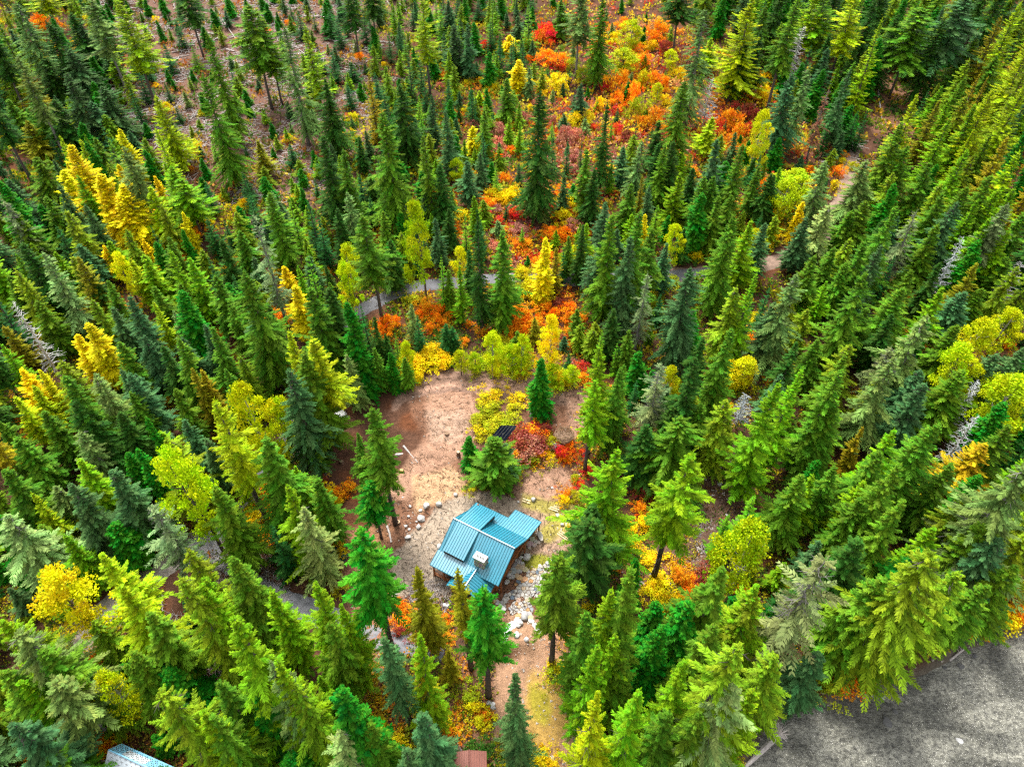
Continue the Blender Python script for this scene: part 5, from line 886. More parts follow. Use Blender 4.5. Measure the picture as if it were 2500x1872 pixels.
MB().tube([(0, 0, -.2), (0, 0, cen.z - gz0 - .1)], .11, 8).build('post', M['steel'], arr); MB().tube([TL.lerp(BL_, .5) - o_ - Vector((0, 0, .12)), TR.lerp(BR_, .5) - o_ - Vector((0, 0, .12))], .06, 6).build('cross_beam', M['steel'], arr)

# ================================================================== OTHER BUILDINGS
def gable(name, px_ridge, px_l, px_r, zr, ze, length, label, m, rm, seam=.3, wallm='darkwood', wall_h=None, cat_='shed'):
    a = onz(*px_ridge, zr); l = onz(*px_l, ze); r_ = onz(*px_r, ze); d = Vector((r_.x - l.x, r_.y - l.y, 0)); w = d.length / 2; ang = math.atan2(d.y, d.x)
    e = empty(name, (a.x, a.y, 0), ang, label, cat_)
    for s_ in (-1, 1):
        q = [(0, 0, zr), (0, -length, zr), (s_ * w, -length, ze), (s_ * w, 0, ze)]
        if s_ < 0: q = [q[1], q[0], q[3], q[2]]
        MB().slab(q, .1).build('roof_slope', M[m], e)
        sl = e.children[-1]; mb = MB(); k = int(math.hypot(w, zr - ze) / seam)     # courses run along the ridge
        for i in range(1, k):
            f = i / k; mb.box((s_ * w * f, -length / 2, zr + (ze - zr) * f + .035), (.05, length, .05))
        mb.build('roof_lap', M[rm], sl)
    MB().tube([(0, .03, zr + .06), (0, -length, zr + .06)], .12, 6).build('ridge_cap', M[rm], e)
    hw = w - .35
    for yy in (-.35, -length + .35): MB().add([(-hw, yy, -.2), (hw, yy, -.2), (hw, yy, ze), (0, yy, zr - .12), (-hw, yy, ze), (-hw, yy - .1, -.2), (hw, yy - .1, -.2), (hw, yy - .1, ze), (0, yy - .1, zr - .12), (-hw, yy - .1, ze)], [(0, 1, 2, 3, 4), (9, 8, 7, 6, 5), (0, 5, 6, 1), (1, 6, 7, 2), (4, 9, 5, 0)]).build('wall', M[wallm], e)
    for s_ in (-1, 1): MB().box((s_ * hw, -length / 2, ze / 2 - .1), (.12, length - .8, ze + .1)).build('wall', M[wallm], e)
    return e
M['redlap'] = rough_mat('brown_red_lap', (.17, .055, .04), .5, .1, 1, 0)
shed = gable('garden_shed', (1145.5, 1830), (1105, 1838), (1189, 1835), 3.1, 2.5, 6.0, 'small shed with a brown red ribbed gable roof cut by the bottom edge', 'redroof', 'redlap')
# pale building with bare roofing underlay, lower left
eA, eB = onz(296.6, 1813.8, 3.4), onz(393, 1857, 3.4); d = Vector((eB.x - eA.x, eB.y - eA.y, 0)); dn = d.normalized(); ang = math.atan2(d.y, d.x)
ga = empty('garage', (eA.x, eA.y, 0), ang, 'garage with a pale grey and sky blue unfinished roof at the lower left', 'building')
pr = onz(278, 1835, 4.9) - Vector((eA.x, eA.y, 0)); wy_r = -abs(pr.dot(Vector((-dn.y, dn.x, 0)))); Lg = 11.0
for q, mm in (([(-.1, wy_r, 4.9), (Lg, wy_r, 4.9), (Lg, 0, 3.4), (0, 0, 3.4)], 'paleroof'), ([(-.1, wy_r, 4.9), (Lg, wy_r, 4.9), (Lg, wy_r * 2.6, 2.9), (-.1, wy_r * 2.6, 2.9)], 'paleroof')):
    sl = MB().slab(q, .12).build('roof_slope', M[mm], ga); Q = [Vector(p) for p in q]; mb = MB(); n_ = (Q[1] - Q[0]).cross(Q[3] - Q[0]).normalized(); n_ = n_ if n_.z > 0 else -n_
    if q[2][1] == 0:
        for u0, u1, v0, v1 in ((0, .16, 0, 1), (.45, 1, 0, 1), (.16, .45, .72, 1)):
            P = lambda u, v: Q[0].lerp(Q[1], u).lerp(Q[3].lerp(Q[2], u), v) + n_ * .006
            mb.add([P(u0 + .003, v0 + .01), P(u1 - .003, v0 + .01), P(u1 - .003, v1 - .01), P(u0 + .003, v1 - .01)], [(0, 1, 2, 3)])
        mb.build('underlay_strip', M['paleblue'], sl)
    mb = MB(); rr = random.Random(2)
    for i in range(12):
        for j in range(5):
            c = Q[0].lerp(Q[1], (i + .5 + (j % 2) * .4) / 15).lerp(Q[3].lerp(Q[2], (i + .5 + (j % 2) * .4) / 15), (j + .5) / 6) + n_ * .03
            mb.box(c, (.07, .16, .04), rz=.5); mb.box(c + Vector((.22, .05, 0)), (.06, .14, .04), rz=-.5)
    mb.build('roof_bracket', M['darkwood'], sl)
MB().box((Lg / 2, wy_r * 1.3, 1.5), (Lg - .6, abs(wy_r) * 2.4, 3.0)).build('wall', M['darkwood'], ga)
MB().tube([(0, wy_r, 4.96), (Lg, wy_r, 4.96)], .1, 6).build('ridge_cap', M['paleblue'], ga)

# ================================================================== STACKS, WRECKS AND SCRAP
def cover(name, px, py, size, rz, m, label, cat_, seed, hgt=1.6, peak=.3, parts=None):
    """a loose sheet draped over something: folded top, hanging sides"""
    r = np.random.default_rng(seed); n = 14; V = []; F = []
    for j in range(n):
        for i in range(n):
            u, v = i / (n - 1) * 2 - 1, j / (n - 1) * 2 - 1; e_ = max(abs(u), abs(v)); h = hgt + peak * (1 - abs(v)) if e_ < .82 else hgt * (1 - (e_ - .82) / .18) * .9
            V.append((u * size[0] / 2 * (1 + .06 * r.normal() * (e_ > .8)), v * size[1] / 2, h + r.normal() * .07))
    for j in range(n - 1):
        for i in range(n - 1): F.append((j * n + i, j * n + i + 1, (j + 1) * n + i + 1, (j + 1) * n + i))
    x, y, z = at(px, py); e = empty(name, (x, y, z), rz, label, cat_); link('tarp', mesh_np('tarp', V, np.array(F), M[m]), e)
    return e
e = cover('covered_trailer', 698, 1606, (2.3, 3.8), -.55, 'tarp', 'trailer wrapped in a shiny grey tarp under the trees below the driveway', 'trailer', 1)
MB().box((0, 0, .55), (2.2, 3.7, .25)).build('trailer_bed', M['black'], e)
for sx in (-1, 1): w_ = MB().tube([(sx * 1.1, -.3, .38), (sx * 1.32, -.3, .38)], .38, 14).build('wheel', M['black'], e); MB().tube([(sx * 1.1, -.3, .38), (sx * 1.34, -.3, .38)], .18, 10).build('rim', M['steel'], w_)
MB().tube([(0, -1.9, .5), (0, -3.2, .45)], .06, 6).build('drawbar', M['steel'], e)
e = cover('covered_firewood', 717, 1571, (1.6, 1.5), .4, 'white', 'low white plastic cover beside the tarped trailer', 'cover', 3, hgt=.8, peak=.1); MB().box((0, 0, .35), (1.3, 1.2, .7)).build('firewood', M['darkwood'], e)
e = cover('covered_heap', 828, 1020, (3.0, 2.0), .5, 'white', 'white plastic sheet over a heap among the trees left of the clearing', 'cover', 4, hgt=.8, peak=.3); MB().box((0, 0, .35), (2.6, 1.6, .7)).build('heap_base', M['darkwood'], e)
e = cover('green_tarp', 828, 1354, (3.6, 1.6), -.5, 'green', 'dark green tarp behind the pale spruce above the driveway', 'tarp', 5, hgt=.7, peak=.2); MB().box((0, 0, .3), (3.0, 1.2, .6)).build('heap_base', M['darkwood'], e)
def logthing(name, p0, p1, r0, r1, m, label=None, cat_='log', words=None, col=None, seed=0, stubs=2):
    r = random.Random(seed); a, b_ = Vector(p0), Vector(p1); mid = a.lerp(b_, .5); c = [a - mid, Vector((r.uniform(-.1, .1), r.uniform(-.1, .1), .03)), b_ - mid]
    mb = MB().tube(c, [r0, (r0 + r1) / 2, r1], 7); d = (b_ - a)
    for k in range(stubs):
        t_ = r.uniform(.25, .95); q = (a - mid).lerp(b_ - mid, t_); s_ = Vector((-d.y, d.x, 0)).normalized() * r.choice((-1, 1)) * r.uniform(.3, .7) + Vector((0, 0, r.uniform(.1, .35))); mb.tube([q, q + s_], [r1 * .45, .02], 4, False)
    o = mb.build(name, M[m], loc=mid, category=cat_, col=col)
    if label: o['label'] = label
    else: AUTO.append((o, words, mid.x, mid.y))
    return o
# stacked logs beyond the mud clearing
x, y, z = at(1655, 1016); st = empty('log_stack', (x, y, z), -.12, 'stack of grey peeled logs between the firs above the muddy clearing', 'log stack')
for row in range(3):
    for k in range(5 - row): 
        yy = -1.0 + k * .46 + row * .23; o = MB().tube([(-2.1 + br.uniform(-.15, .15), yy, .22 + row * .38), (2.1 + br.uniform(-.2, .2), yy, .2 + row * .38)], [.22, .18], 8).build('log', M['stick'], st)
for k in range(3): MB().tube([(-1.8, -1.4 - k * .42, .2), (1.4, -1.55 - k * .42, .2)], [.2, .16], 8).build('log', M['stick'], st)
# ladder
x, y, z = at(1708, 1166); ld = empty('ladder', (x, y, z + .25), -.45, 'aluminium ladder lying on the slash pile at the muddy clearing', 'ladder')
for s_ in (-1, 1): MB().box((0, s_ * .22, 0), (2.4, .06, .09)).build('rail', M['white'], ld)
for k in range(8): MB().box((-1.05 + k * .3, 0, 0), (.06, .42, .05)).build('rung', M['white'], ld)
x, y, z = at(1774, 1255); e = empty('standing_post', (x, y, z), 0, 'dark post standing in a pale stone base in the muddy clearing', 'post')
o = link('base', ROCKS[2], e, col=(.62, .6, .57)); o.scale = (1.3, 1.0, .6); MB().tube([(0, 0, 0), (.45, .1, 2.6)], [.09, .07], 6).build('pole', M['black'], e)
# scrap lumber with a black bag
x, y, z = at(572, 1752); lp = empty('lumber_heap', (x, y, z), 0, 'heap of scrap boards and sticks under a black bag in the lower left trees', 'lumber pile')
for k in range(11): MB().box((-1.0 + .28 * k + br.uniform(-.1, .1), -1.2 + br.uniform(-.4, .4), .15 + .05 * (k % 3)), (.18, 3.2, .06), rz=-.75 + br.uniform(-.08, .08)).build('board', M['board'], lp, col=br.choice([(.52, .40, .26), (.60, .45, .28), (.42, .24, .18), (.5, .42, .34)]))
for k in range(14): MB().tube([(br.uniform(-2, .6), br.uniform(.3, 2.4), .2), (br.uniform(-2, 1), br.uniform(.3, 2.8), .35)], .05, 4).build('stick', M['board'], lp, col=(.5, .36, .24))
bag = link('bag', ROCKS[4], lp, loc=(.4, .35, .5)); bag.scale = (1.5, 1.3, 1.1); bag.data = ROCKS[4].copy(); bag.data.materials[0] = M['black']
# boards on the grass
for (a0, b0), (a1, b1), w_, n_, lab in [((1770, 430), (1795, 625), .30, 2, 'two long pale boards lying on the grass beside the yellow shrubs'), ((1618, 335), (1702, 368), .22, 3, 'short pale boards lying on the pale grass behind the cabin'), ((1375, 268), (1445, 290), .25, 2, 'weathered boards lying on the ground behind the cabin roof'), ((1690, 560), (1790, 630), .2, 3, 'thin boards laid slanting across the sandy lawn')]:
    A = Vector(at(900 + a0 / 3.68, 1150 + b0 / 3.68)); B = Vector(at(900 + a1 / 3.68, 1150 + b1 / 3.68)); md = A.lerp(B, .5); dd_ = B - A
    e = empty('board_stack', md, math.atan2(dd_.y, dd_.x), lab, 'boards')
    for k in range(n_): MB().box((br.uniform(-.1, .1), k * w_ * 1.8, .12), (dd_.length, w_, .07)).build('board', M['board'], e, col=(.62, .50, .28))
# fallen and drifted logs
def G(px, py, up=.0): x, y, z = at(px, py); return (x, y, z + up)
for i, (a, b_, r0, r1, w_) in enumerate([((965, 1113), (1055, 1104), .28, .16, 'grey fallen log'), ((985, 1090), (1020, 1130), .2, .1, 'pale thin log'), ((945, 1285), (955, 1325), .2, .12, 'bleached fallen log'), ((1830, 850), (1895, 870), .35, .2, 'grey fallen log'), ((1960, 985), (1985, 1010), .12, .08, 'pale stick'),
        ((1770, 1108), (1790, 1145), .14, .07, 'bleached pole'), ((1785, 1120), (1830, 1170), .12, .05, 'thin bare pole'), ((1800, 1175), (1822, 1192), .2, .14, 'white split log'), ((1805, 1210), (1820, 1225), .12, .06, 'pale stick'), ((1725, 1145), (1735, 1155), .2, .15, 'short white block of wood'), ((1500, 230), (1520, 260), .25, .2, 'white snapped log'),
        ((2005, 240), (2032, 275), .12, .1, 'pale broken pole'), ((2142, 215), (2155, 310), .22, .12, 'white leaning birch log'), ((510, 55), (560, 65), .25, .15, 'bleached log'), ((545, 52), (578, 100), .22, .12, 'bleached log'), ((420, 130), (455, 122), .2, .12, 'grey log'), ((322, 268), (350, 310), .22, .1, 'forked bleached log'),
        ((575, 465), (590, 440), .2, .1, 'bleached log'), ((945, 5), (980, 50), .22, .1, 'bleached long log'), ((975, 10), (1000, 35), .2, .1, 'bleached log'), ((640, 35), (660, 25), .2, .1, 'bleached log'), ((1060, 138), (1080, 125), .2, .12, 'pale log'), ((80, 1460), (135, 1480), .2, .1, 'grey fallen pole'), ((400, 1355), (475, 1400), .12, .05, 'grey fallen branch'),
        ((150, 1530), (205, 1610), .2, .12, 'long grey fallen log'), ((235, 1865), (260, 1855), .1, .06, 'pale peeled branch'), ((1115, 1810), (1130, 1838), .1, .08, 'pale pole'), ((1560, 1420), (1575, 1430), .2, .15, 'short tan log')]):
    logthing('fallen_log', G(*a, r0), G(*b_, r1), r0, r1, 'stick', words=w_, seed=i)
p0 = onz(1815, 1875, -.7); p1 = onz(1897, 1795, .3); dl = logthing('drift_log', p0, p1, .22, .42, 'stick', 'thick bleached driftwood log with its root fan lying along the riverbank', 'driftwood', seed=50, stubs=3)
rt = MB()
for k in range(26): a = br.random() * 6.28; v = (p1 - p0).normalized(); s_ = v.cross(Vector((0, 0, 1))).normalized() * math.cos(a) + Vector((0, 0, 1)) * math.sin(a); e0 = (p1 - p0) / 2; rt.tube([e0, e0 + v * .5 + s_ * .6, e0 + v * br.uniform(.6, 1.2) + s_ * br.uniform(1.0, 1.7)], [.14, .09, .02], 4, False)
rt.build('roots', M['stick'], dl)
p0 = onz(1800 + 942 / 1.817, 1350 + 475 / 1.817, -1.0); p1 = onz(1800 + 1006 / 1.817, 1350 + 425 / 1.817, -.3); logthing('drift_log', p0, p1, .18, .12, 'stick', 'short bleached driftwood log under the orange bank shrubs', 'driftwood', seed=51, stubs=3)
# stumps
for px, py, s_, w_ in [(900 + 265 / 3.68, 1150 + 470 / 3.68, .55, 'hollow pale tree stump'), (900 + 808 / 3.68, 850 + 970 / 3.68, .45, 'tall brown stump with a pale cut top'), (900 + 298 / 3.68, 850 + 1110 / 3.68, .5, 'low orange cut stump'), (900 + 236 / 3.68, 850 + 1232 / 3.68, .4, 'small orange cut stump'), (900 + 705 / 3.68, 850 + 780 / 3.68, .6, 'dark uprooted stump'), (835, 1130, .5, 'black charred stump')]:
    x, y, z = at(px, py); e = empty('tree_stump', (x, y, z)); tall = 1.2 if 'tall' in w_ else .5; MB().tube([(0, 0, -.2), (0, 0, .1), (0, 0, tall)], [s_ * .95, s_ * .75, s_ * .7], 10).build('stump', M['bark'], e, col=(.16, .10, .07)); MB().tube([(0, 0, tall), (0, 0, tall + .04)], [s_ * .62, s_ * .6], 10).build('cut_face', M['board'], e, col=(.66, .36, .16) if 'orange' in w_ else (.62, .45, .28) if 'pale' in w_ else (.25, .16, .10))
    if 'hollow' in w_: MB().tube([(0, 0, tall + .04), (0, 0, tall + .06)], s_ * .35, 8).build('hollow', M['darkwood'], e)
    e['category'] = 'stump'; AUTO.append((e, w_, x, y))
# root mass of the big fallen stump right of the thicket
x, y, z = at(1376, 1072); e = empty('root_mound', (x, y, z), 0, 'brown straw covered root mound with grey rock behind the red shrub', 'mound'); o = link('soil_ball', ROCKS[1], e, col=(.34, .22, .15), loc=(0, 0, .7)); o.scale = (3.4, 3.4, 2.6)
mb = MB()
for k in range(150): a = br.uniform(0, 6.28); el = br.uniform(.1, 1.4); v = Vector((math.cos(a) * math.cos(el), math.sin(a) * math.cos(el), math.sin(el) * .75)); c_ = v * 1.6 + Vector((0, 0, .7)); t2 = Vector((-v.y, v.x, br.uniform(-.7, .7))).normalized() * br.uniform(.5, 1.2); mb.tube([c_ - t2, c_ + v * .12, c_ + t2], .028, 3, False)
so = mb.build('dry_root', M['chip0'], e); so['kind'] = 'stuff'; o = link('rock', ROCKS[3], e, col=(.26, .27, .28), loc=(-1.3, -1.9, .4)); o.scale = (2.2, 1.8, 1.6)

# ================================================================== GROUND COVER
GC = ["wobbbbbbbwwwworrowwfffffff", "wobbbbbbbbwwworrroofffffff", "wwbbbbbbbwwoorrrrrrbffffff", "wwbbbbbbwwwooprrrrorbfffff", "wyobbbbbwwwoorrwworoffffff", "wyyobwwwwoooroowwwoofffwff", "wwoowwwwwwwwrrowwwwoffffff",
      "fwwoowowwwooorowwwwwffffff", "fwwwwwwwwowwrrowwwwwffowff", "fwwwwwww......owwowwffffwf", "fwwwowwb......owwwwffffwff", "fwwwfwob......oowbwffffwwf", "fwwwwboo......oowbbwffffff", "fwwwbbbw......wwobwwffffff", "wwwb.bbb..bw..wwwowwwffff.",
      "fwwbbwb.w.o...wwwwwfofow..", "wowwbbb.bowo..wwfwwwoo....", "fowbbbbbwooo..wwwwwo......", "fw.bbbbbwww.w.wwwww......."]
PAL = {'r': [(.80, .30, .02), (.80, .60, .02), (.62, .10, .03), (.55, .24, .16), (.80, .60, .03), (.45, .48, .03), (.70, .38, .12)], 'p': [(.55, .25, .18), (.6, .3, .12), (.62, .16, .02), (.66, .45, .03)], 'o': [(.68, .45, .02), (.70, .28, .02), (.30, .36, .02), (.6, .5, .05), (.12, .24, .02)],
       'w': [(.70, .58, .02), (.20, .30, .015), (.38, .40, .015), (.10, .22, .02), (.06, .16, .02), (.55, .46, .02)], 'y': [(.6, .46, .02), (.5, .46, .02), (.3, .36, .02), (.68, .3, .02)], 'b': [(.14, .16, .03), (.26, .12, .05), (.10, .2, .02), (.5, .36, .05), (.5, .2, .04)],
       'f': [(.05, .14, .015), (.10, .20, .015), (.24, .28, .02), (.55, .34, .02), (.04, .10, .02)]}
DEN = {'r': 1.0, 'p': .9, 'o': .85, 'w': .6, 'y': .8, 'b': .28, 'f': .45}
g = np.random.default_rng(77); NT = 85000
tpx = g.random(NT) * 2700 - 100; tpy = g.random(NT) ** .85 * 2050 - 110
tx_, ty_, tz_ = at_many(tpx, tpy)
keepN = np.zeros(NT, bool); codes = np.empty(NT, 'U1'); cl = fbm(tx_, ty_, 6, 60)
open_z = pip(tpx, tpy, ZONES[7][0]) | pip(tpx, tpy, ZONES[11][0])
for i in range(NT):
    c = GC[min(max(int(tpy[i] // 100), 0), 18)][min(max(int(tpx[i] // 100), 0), 24)]; codes[i] = c
    if c != '.' and g.random() < DEN[c] * (.35 + 1.5 * max(0, min(1, (cl[i] - .35) * 4))) : keepN[i] = True
keepN &= ~open_z & (shore_d(tx_, ty_) < -.4)
rw = np.array(road_w); 
dmin = np.full(NT, 1e9)
for (ax0, ay0), (bx0, by0) in list(zip(road_w[:-1], road_w[1:])) + [(at(570, 1385)[:2], at(735, 1480)[:2]), (at(735, 1480)[:2], at(960, 1562)[:2])]:
    ex, ey = bx0 - ax0, by0 - ay0; t_ = np.clip(((tx_ - ax0) * ex + (ty_ - ay0) * ey) / (ex * ex + ey * ey), 0, 1); dmin = np.minimum(dmin, np.hypot(tx_ - ax0 - t_ * ex, ty_ - ay0 - t_ * ey))
keepN &= dmin > 2.4
ix = np.where(keepN)[0]; n = len(ix); K = 9
P0 = np.stack([tx_[ix], ty_[ix], tz_[ix]], -1); rad = (.35 + .5 * g.random(n)) * np.clip(ty_[ix] / 90, .75, 2.0)
u = g.normal(size=(n, K, 3)); u /= np.linalg.norm(u, axis=-1, keepdims=True); u[..., 2] = np.abs(u[..., 2])
P = P0[:, None, :] + u * rad[:, None, None] * np.array([1.3, 1.3, .8]) * g.random((n, K, 1)) ** .5 + np.array([0, 0, .1])
D = u + g.normal(size=u.shape) * .6; D /= np.linalg.norm(D, axis=-1, keepdims=True); S_ = np.cross(D, g.normal(size=u.shape)); S_ /= np.linalg.norm(S_, axis=-1, keepdims=True)
LL = (rad[:, None] * .62 * (.6 + .7 * g.random((n, K)))).ravel()
big = fbm(P0[:, 0], P0[:, 1], 9, 90); tint = np.zeros((n, 3))
for j, i in enumerate(ix):
    pal = PAL[codes[i]]; k = int(min(len(pal) - 1, max(0, (big[j] - .25) * 2 * len(pal)))) if g.random() < .6 else g.integers(len(pal)); tint[j] = pal[k]
me = leaflets(P.reshape(-1, 3), D.reshape(-1, 3), S_.reshape(-1, 3), LL, LL * .45, np.stack([g.random(n * K), np.clip(.5 + g.normal(size=n * K) * .2, 0, 1), np.zeros(n * K)], -1), 'undergrowth', M['cover'], np.repeat(tint, K, 0))
link('undergrowth', me, kind='stuff', label='low autumn leaves and ferns covering the forest floor', category='undergrowth')
# leaf litter, chips and small stones strewn over the open soil
def scatter_sticks(n, test, lmin, lmax, rad, name, m, label, seed, white=False):
    r = np.random.default_rng(seed); V = []; F = []; c = 0; tries = 0
    px = r.random(n * 12) * 2500; py = r.random(n * 12) ** .9 * 1900 - 60; ok = test(px, py); px, py = px[ok][:n], py[ok][:n]
    x, y, z = at_many(px, py); okk = shore_d(x, y) < -.5; x, y, z = x[okk], y[okk], z[okk]; n = len(x)
    a = r.random(n) * 6.283; l = lmin + (lmax - lmin) * r.random(n) ** 2.2; rr = rad * (.5 + r.random(n)); sc = np.clip(y / 110, .8, 2.2); l *= sc; rr = rr * sc
    dx, dy = np.cos(a) * l / 2, np.sin(a) * l / 2; tl = r.normal(size=n) * .06 * l; off = np.stack([-np.sin(a), np.cos(a), 0 * a], -1)
    p = np.stack([x, y, z + .12 + rr], -1); d = np.stack([dx, dy, tl], -1); upv = np.array([0, 0, 1.0])
    ring = lambda q, k: [q + (off * .87 - upv * .5) * (rr * k)[:, None], q + (-off * .87 - upv * .5) * (rr * k)[:, None], q + upv * (rr * k)[:, None]]
    A = ring(p - d, np.ones(n)); B = ring(p + d, np.full(n, .5)); V = np.stack(A + B, 1).reshape(-1, 3)
    b0 = np.arange(n)[:, None] * 6; F = np.concatenate([b0 + np.array([[0, 1, 4, 3]]), b0 + np.array([[1, 2, 5, 4]]), b0 + np.array([[2, 0, 3, 5]])])
    link(name, mesh_np(name, V, F, M[m]), kind='stuff', label=label, category=name.replace('_', ' '))
cells = lambda chars: (lambda px, py: np.array([GC[min(max(int(b_ // 100), 0), 18)][min(max(int(a // 100), 0), 24)] in chars for a, b_ in zip(px, py)]))
clus = lambda thr, s, sd, f: (lambda px, py: f(px, py) & (lambda w: fbm(w[0], w[1], s, sd) > thr)(at_many(px, py)))
scatter_sticks(13000, clus(.48, 9, 5, cells('b')), .5, 3.6, .055, 'slash_branches', 'stick', 'bleached dead branches strewn in heaps over the logged slope', 1)
scatter_sticks(4500, clus(.5, 9, 8, cells('brpf')), .4, 2.2, .045, 'brown_twigs', 'darkwood', 'dark twigs scattered across the forest floor', 2)
inz = lambda ids: (lambda px, py: np.any([pip(px, py, ZONES[k][0]) for k in ids], 0))
M['chip'] = rough_mat('wood_chips', (.50, .33, .20), .9, .4, 2, .2)
scatter_sticks(9000, inz((3, 4, 5, 6, 21, 25)), .2, 1.3, .04, 'wood_chips', 'chip', 'pale wood chips and root scraps on the cleared slope', 3)
scatter_sticks(7000, inz((2, 3, 6, 9, 22, 24, 26, 27)), .2, 1.6, .045, 'forest_debris', 'darkwood', 'dark bark scraps on the cleared soil', 4)
scatter_sticks(420, lambda px, py: pip(px, py, [(1700, 1110), (1800, 1120), (1840, 1180), (1810, 1230), (1740, 1200), (1690, 1180)]), .8, 3.0, .07, 'slash_pile', 'board', 'tangled heap of broken branches at the top of the muddy clearing', 5)
def scatter_stones(n, test, s0, s1, name, m, label, seed, col=(.55, .5, .45)):
    r = np.random.default_rng(seed); px = r.random(n * 30) * 2500; py = r.random(n * 30) * 1872; ok = test(px, py); px, py = px[ok][:n], py[ok][:n]; x, y, z = at_many(px, py); n = len(x)
    base = np.array([(1, 0, 0), (-.5, .87, 0), (-.5, -.87, 0), (.1, 0, .75), (-.5, .3, .6)]); s_ = (s0 + (s1 - s0) * r.random(n) ** 3)[:, None, None]
    V = (np.stack([x, y, z + .04], -1)[:, None, :] + (base[None] + r.normal(size=(n, 5, 3)) * .2) * s_).reshape(-1, 3); b0 = np.arange(n)[:, None] * 5
    F = np.concatenate([b0 + np.array([t_]) for t_ in ((0, 1, 4), (0, 4, 3), (1, 2, 4), (2, 0, 3), (2, 3, 4))]); link(name, mesh_np(name, V, F, M[m]), kind='stuff', label=label, category='pebbles')
M['pebble'] = rough_mat('pebbles', (.36, .32, .28), .85, .45, .7, .2)
scatter_stones(1500, inz((26, 27)), .06, .32, 'clearing_stones', 'pebble', 'small pale stones littering the muddy clearing', 6)
scatter_stones(2600, inz((2, 3, 6, 12, 16, 21, 25)), .04, .22, 'yard_pebbles', 'pebble', 'pebbles sprinkled over the yard around the cabin', 7)
scatter_stones(900, lambda px, py: (lambda w: (np.abs(shore_d(w[0], w[1]) - .1) < .9))(at_many(px, py)), .05, .3, 'bank_stones', 'pebble', 'stones along the edge of the river', 8)

#print('TRIS', sum(sum(len(p.vertices) - 2 for p in me.polygons) if len(me.polygons) < 3000 else len(me.polygons) * 2 for me in bpy.data.meshes if me.users))
# ================================================================== LABELS
LAND = [('the teal-roofed cabin', 1190, 1330), ('the solar panel array', 1245, 1062), ('the curved dirt track', 1160, 945), ('the flagstone patio', 1300, 1430), ('the brown red shed', 1145, 1850), ('the pale garage roof', 310, 1855),
        ('the log stack', 1655, 1000), ('the muddy clearing', 1740, 1240), ('the paved road bend', 880, 770), ('the central paved road', 1250, 684), ('the wide dirt road', 1860, 650), ('the riverbank driftwood', 1870, 1810), ('the orange river bank', 2430, 1520),
        ('the maples above the track', 1010, 790), ('the big orange thicket', 1560, 230), ('the golden larch cluster', 270, 470), ('the slash-strewn slope', 620, 270), ('the rust brown conifer', 2005, 330), ('the right leaning snag', 2310, 660), ('the left leaning snag', 90, 830),
        ('the driveway fork', 640, 1440), ('the lower left gravel road', 380, 1400), ('the dug pit', 1265, 1600), ('the twin river snags', 2330, 1020), ('the top right corner', 2420, 60), ('the top left corner', 80, 60), ('the top edge centre', 1080, 30), ('the tarped trailer', 700, 1600), ('the scrap lumber heap', 570, 1745),
        ('the upper right bare patch', 2180, 270), ('the left wood orange patch', 460, 570), ('the wine red shrub patch', 1830, 280), ('the sandy lawn', 1330, 1740), ('the bottom left corner', 60, 1800), ('the right edge centre', 2440, 900), ('the orange shrubs', 750, 1200),
        ('the mud clearing maples', 1680, 1400), ('the rounded yellow cottonwood', 130, 1450), ('the upper left grove', 180, 280), ('the lime larches on the right', 2250, 330), ('the pink shrub slope', 1390, 330), ('the amber larch', 2420, 1120), ('the left edge centre', 60, 1150)]
LAND[35] = ('the orange shrubs left of the cabin', 750, 1190)
LW = [(n_,) + at(px, py)[:2] for n_, px, py in LAND]
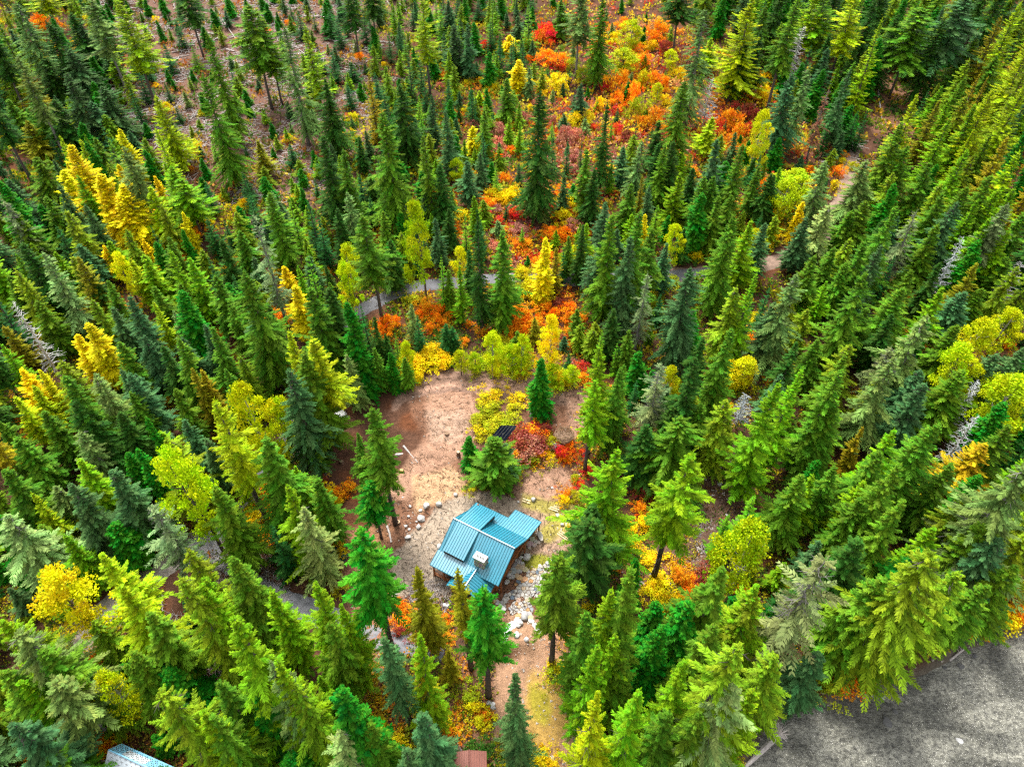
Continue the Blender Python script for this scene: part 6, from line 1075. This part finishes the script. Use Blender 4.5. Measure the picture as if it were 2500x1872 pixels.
ORD = ['closest'] + [q + ' closest' for q in 'second third fourth fifth sixth seventh eighth ninth tenth eleventh twelfth 13th 14th 15th 16th 17th 18th 19th 20th 21st 22nd 23rd 24th 25th'.split()]
items = []
for e, kind, H, Rw, x, y, z, bare in TREES:
    w = KIND[kind][5]; sz = 'tall' if H > 22 else 'medium' if H > 11 else 'small'
    if bare: w = 'bare-stemmed ' + w
    items.append((e, sz + ' ' + w, x, y, KIND[kind][1]))
for o, w, rad, x, y, z in SHRUBREC: items.append((o, ('broad ' if rad > 2.6 else 'small ' if rad < 1.3 else '') + w, x, y, 'shrub'))
for o, w, x, y in AUTO: items.append((o, w, x, y, None))
def relation(x, y):
    n_, lx, ly = min(LW, key=lambda L: math.hypot(L[1] - x, L[2] - y)); dx, dy = x - lx, y - ly
    return n_, ('right of' if dx > 0 else 'left of') if abs(dx) > abs(dy) else ('behind' if dy > 0 else 'in front of'), math.hypot(dx, dy)
buckets = {}
for it in items:
    n_, rel, d = relation(it[2], it[3]); buckets.setdefault((it[1], n_, rel), []).append((d, it))
GRP = {}
for (w, n_, rel), L in buckets.items():
    L.sort(key=lambda a: a[0])
    for i, (d, it) in enumerate(L):
        if len(L) == 1: s_ = f'{w} {rel} {n_}'
        elif i < len(ORD): s_ = f'{w} {rel} {n_}, {ORD[i]}'
        else: s_ = f'{w} {rel} {n_}, beyond the twelfth'; it[0]['group'] = f'{w} {rel} {n_}'
        it[0]['label'] = s_
        if 'group' not in it[0].keys():
            c = it[4]
            if c: it[0]['group'] = {'fir tree': 'firs of the forest', 'spruce tree': 'spruces of the forest', 'larch tree': 'larches of the forest', 'young fir': 'young firs among the older trees', 'cottonwood': 'cottonwoods among the conifers', 'shrub': 'autumn shrubs under the trees', 'dead tree': 'standing dead trees',
                                    'hemlock tree': 'hemlocks of the forest', 'cedar tree': 'cedars of the forest'}.get(c, c + 's')
            elif it[0].get('category') in ('boulder', 'paving stone', 'log', 'rock'): it[0]['group'] = {'boulder': 'boulders round the yard', 'paving stone': 'stone slabs by the patio', 'log': 'fallen logs', 'rock': 'rocks in the river'}[it[0]['category']]
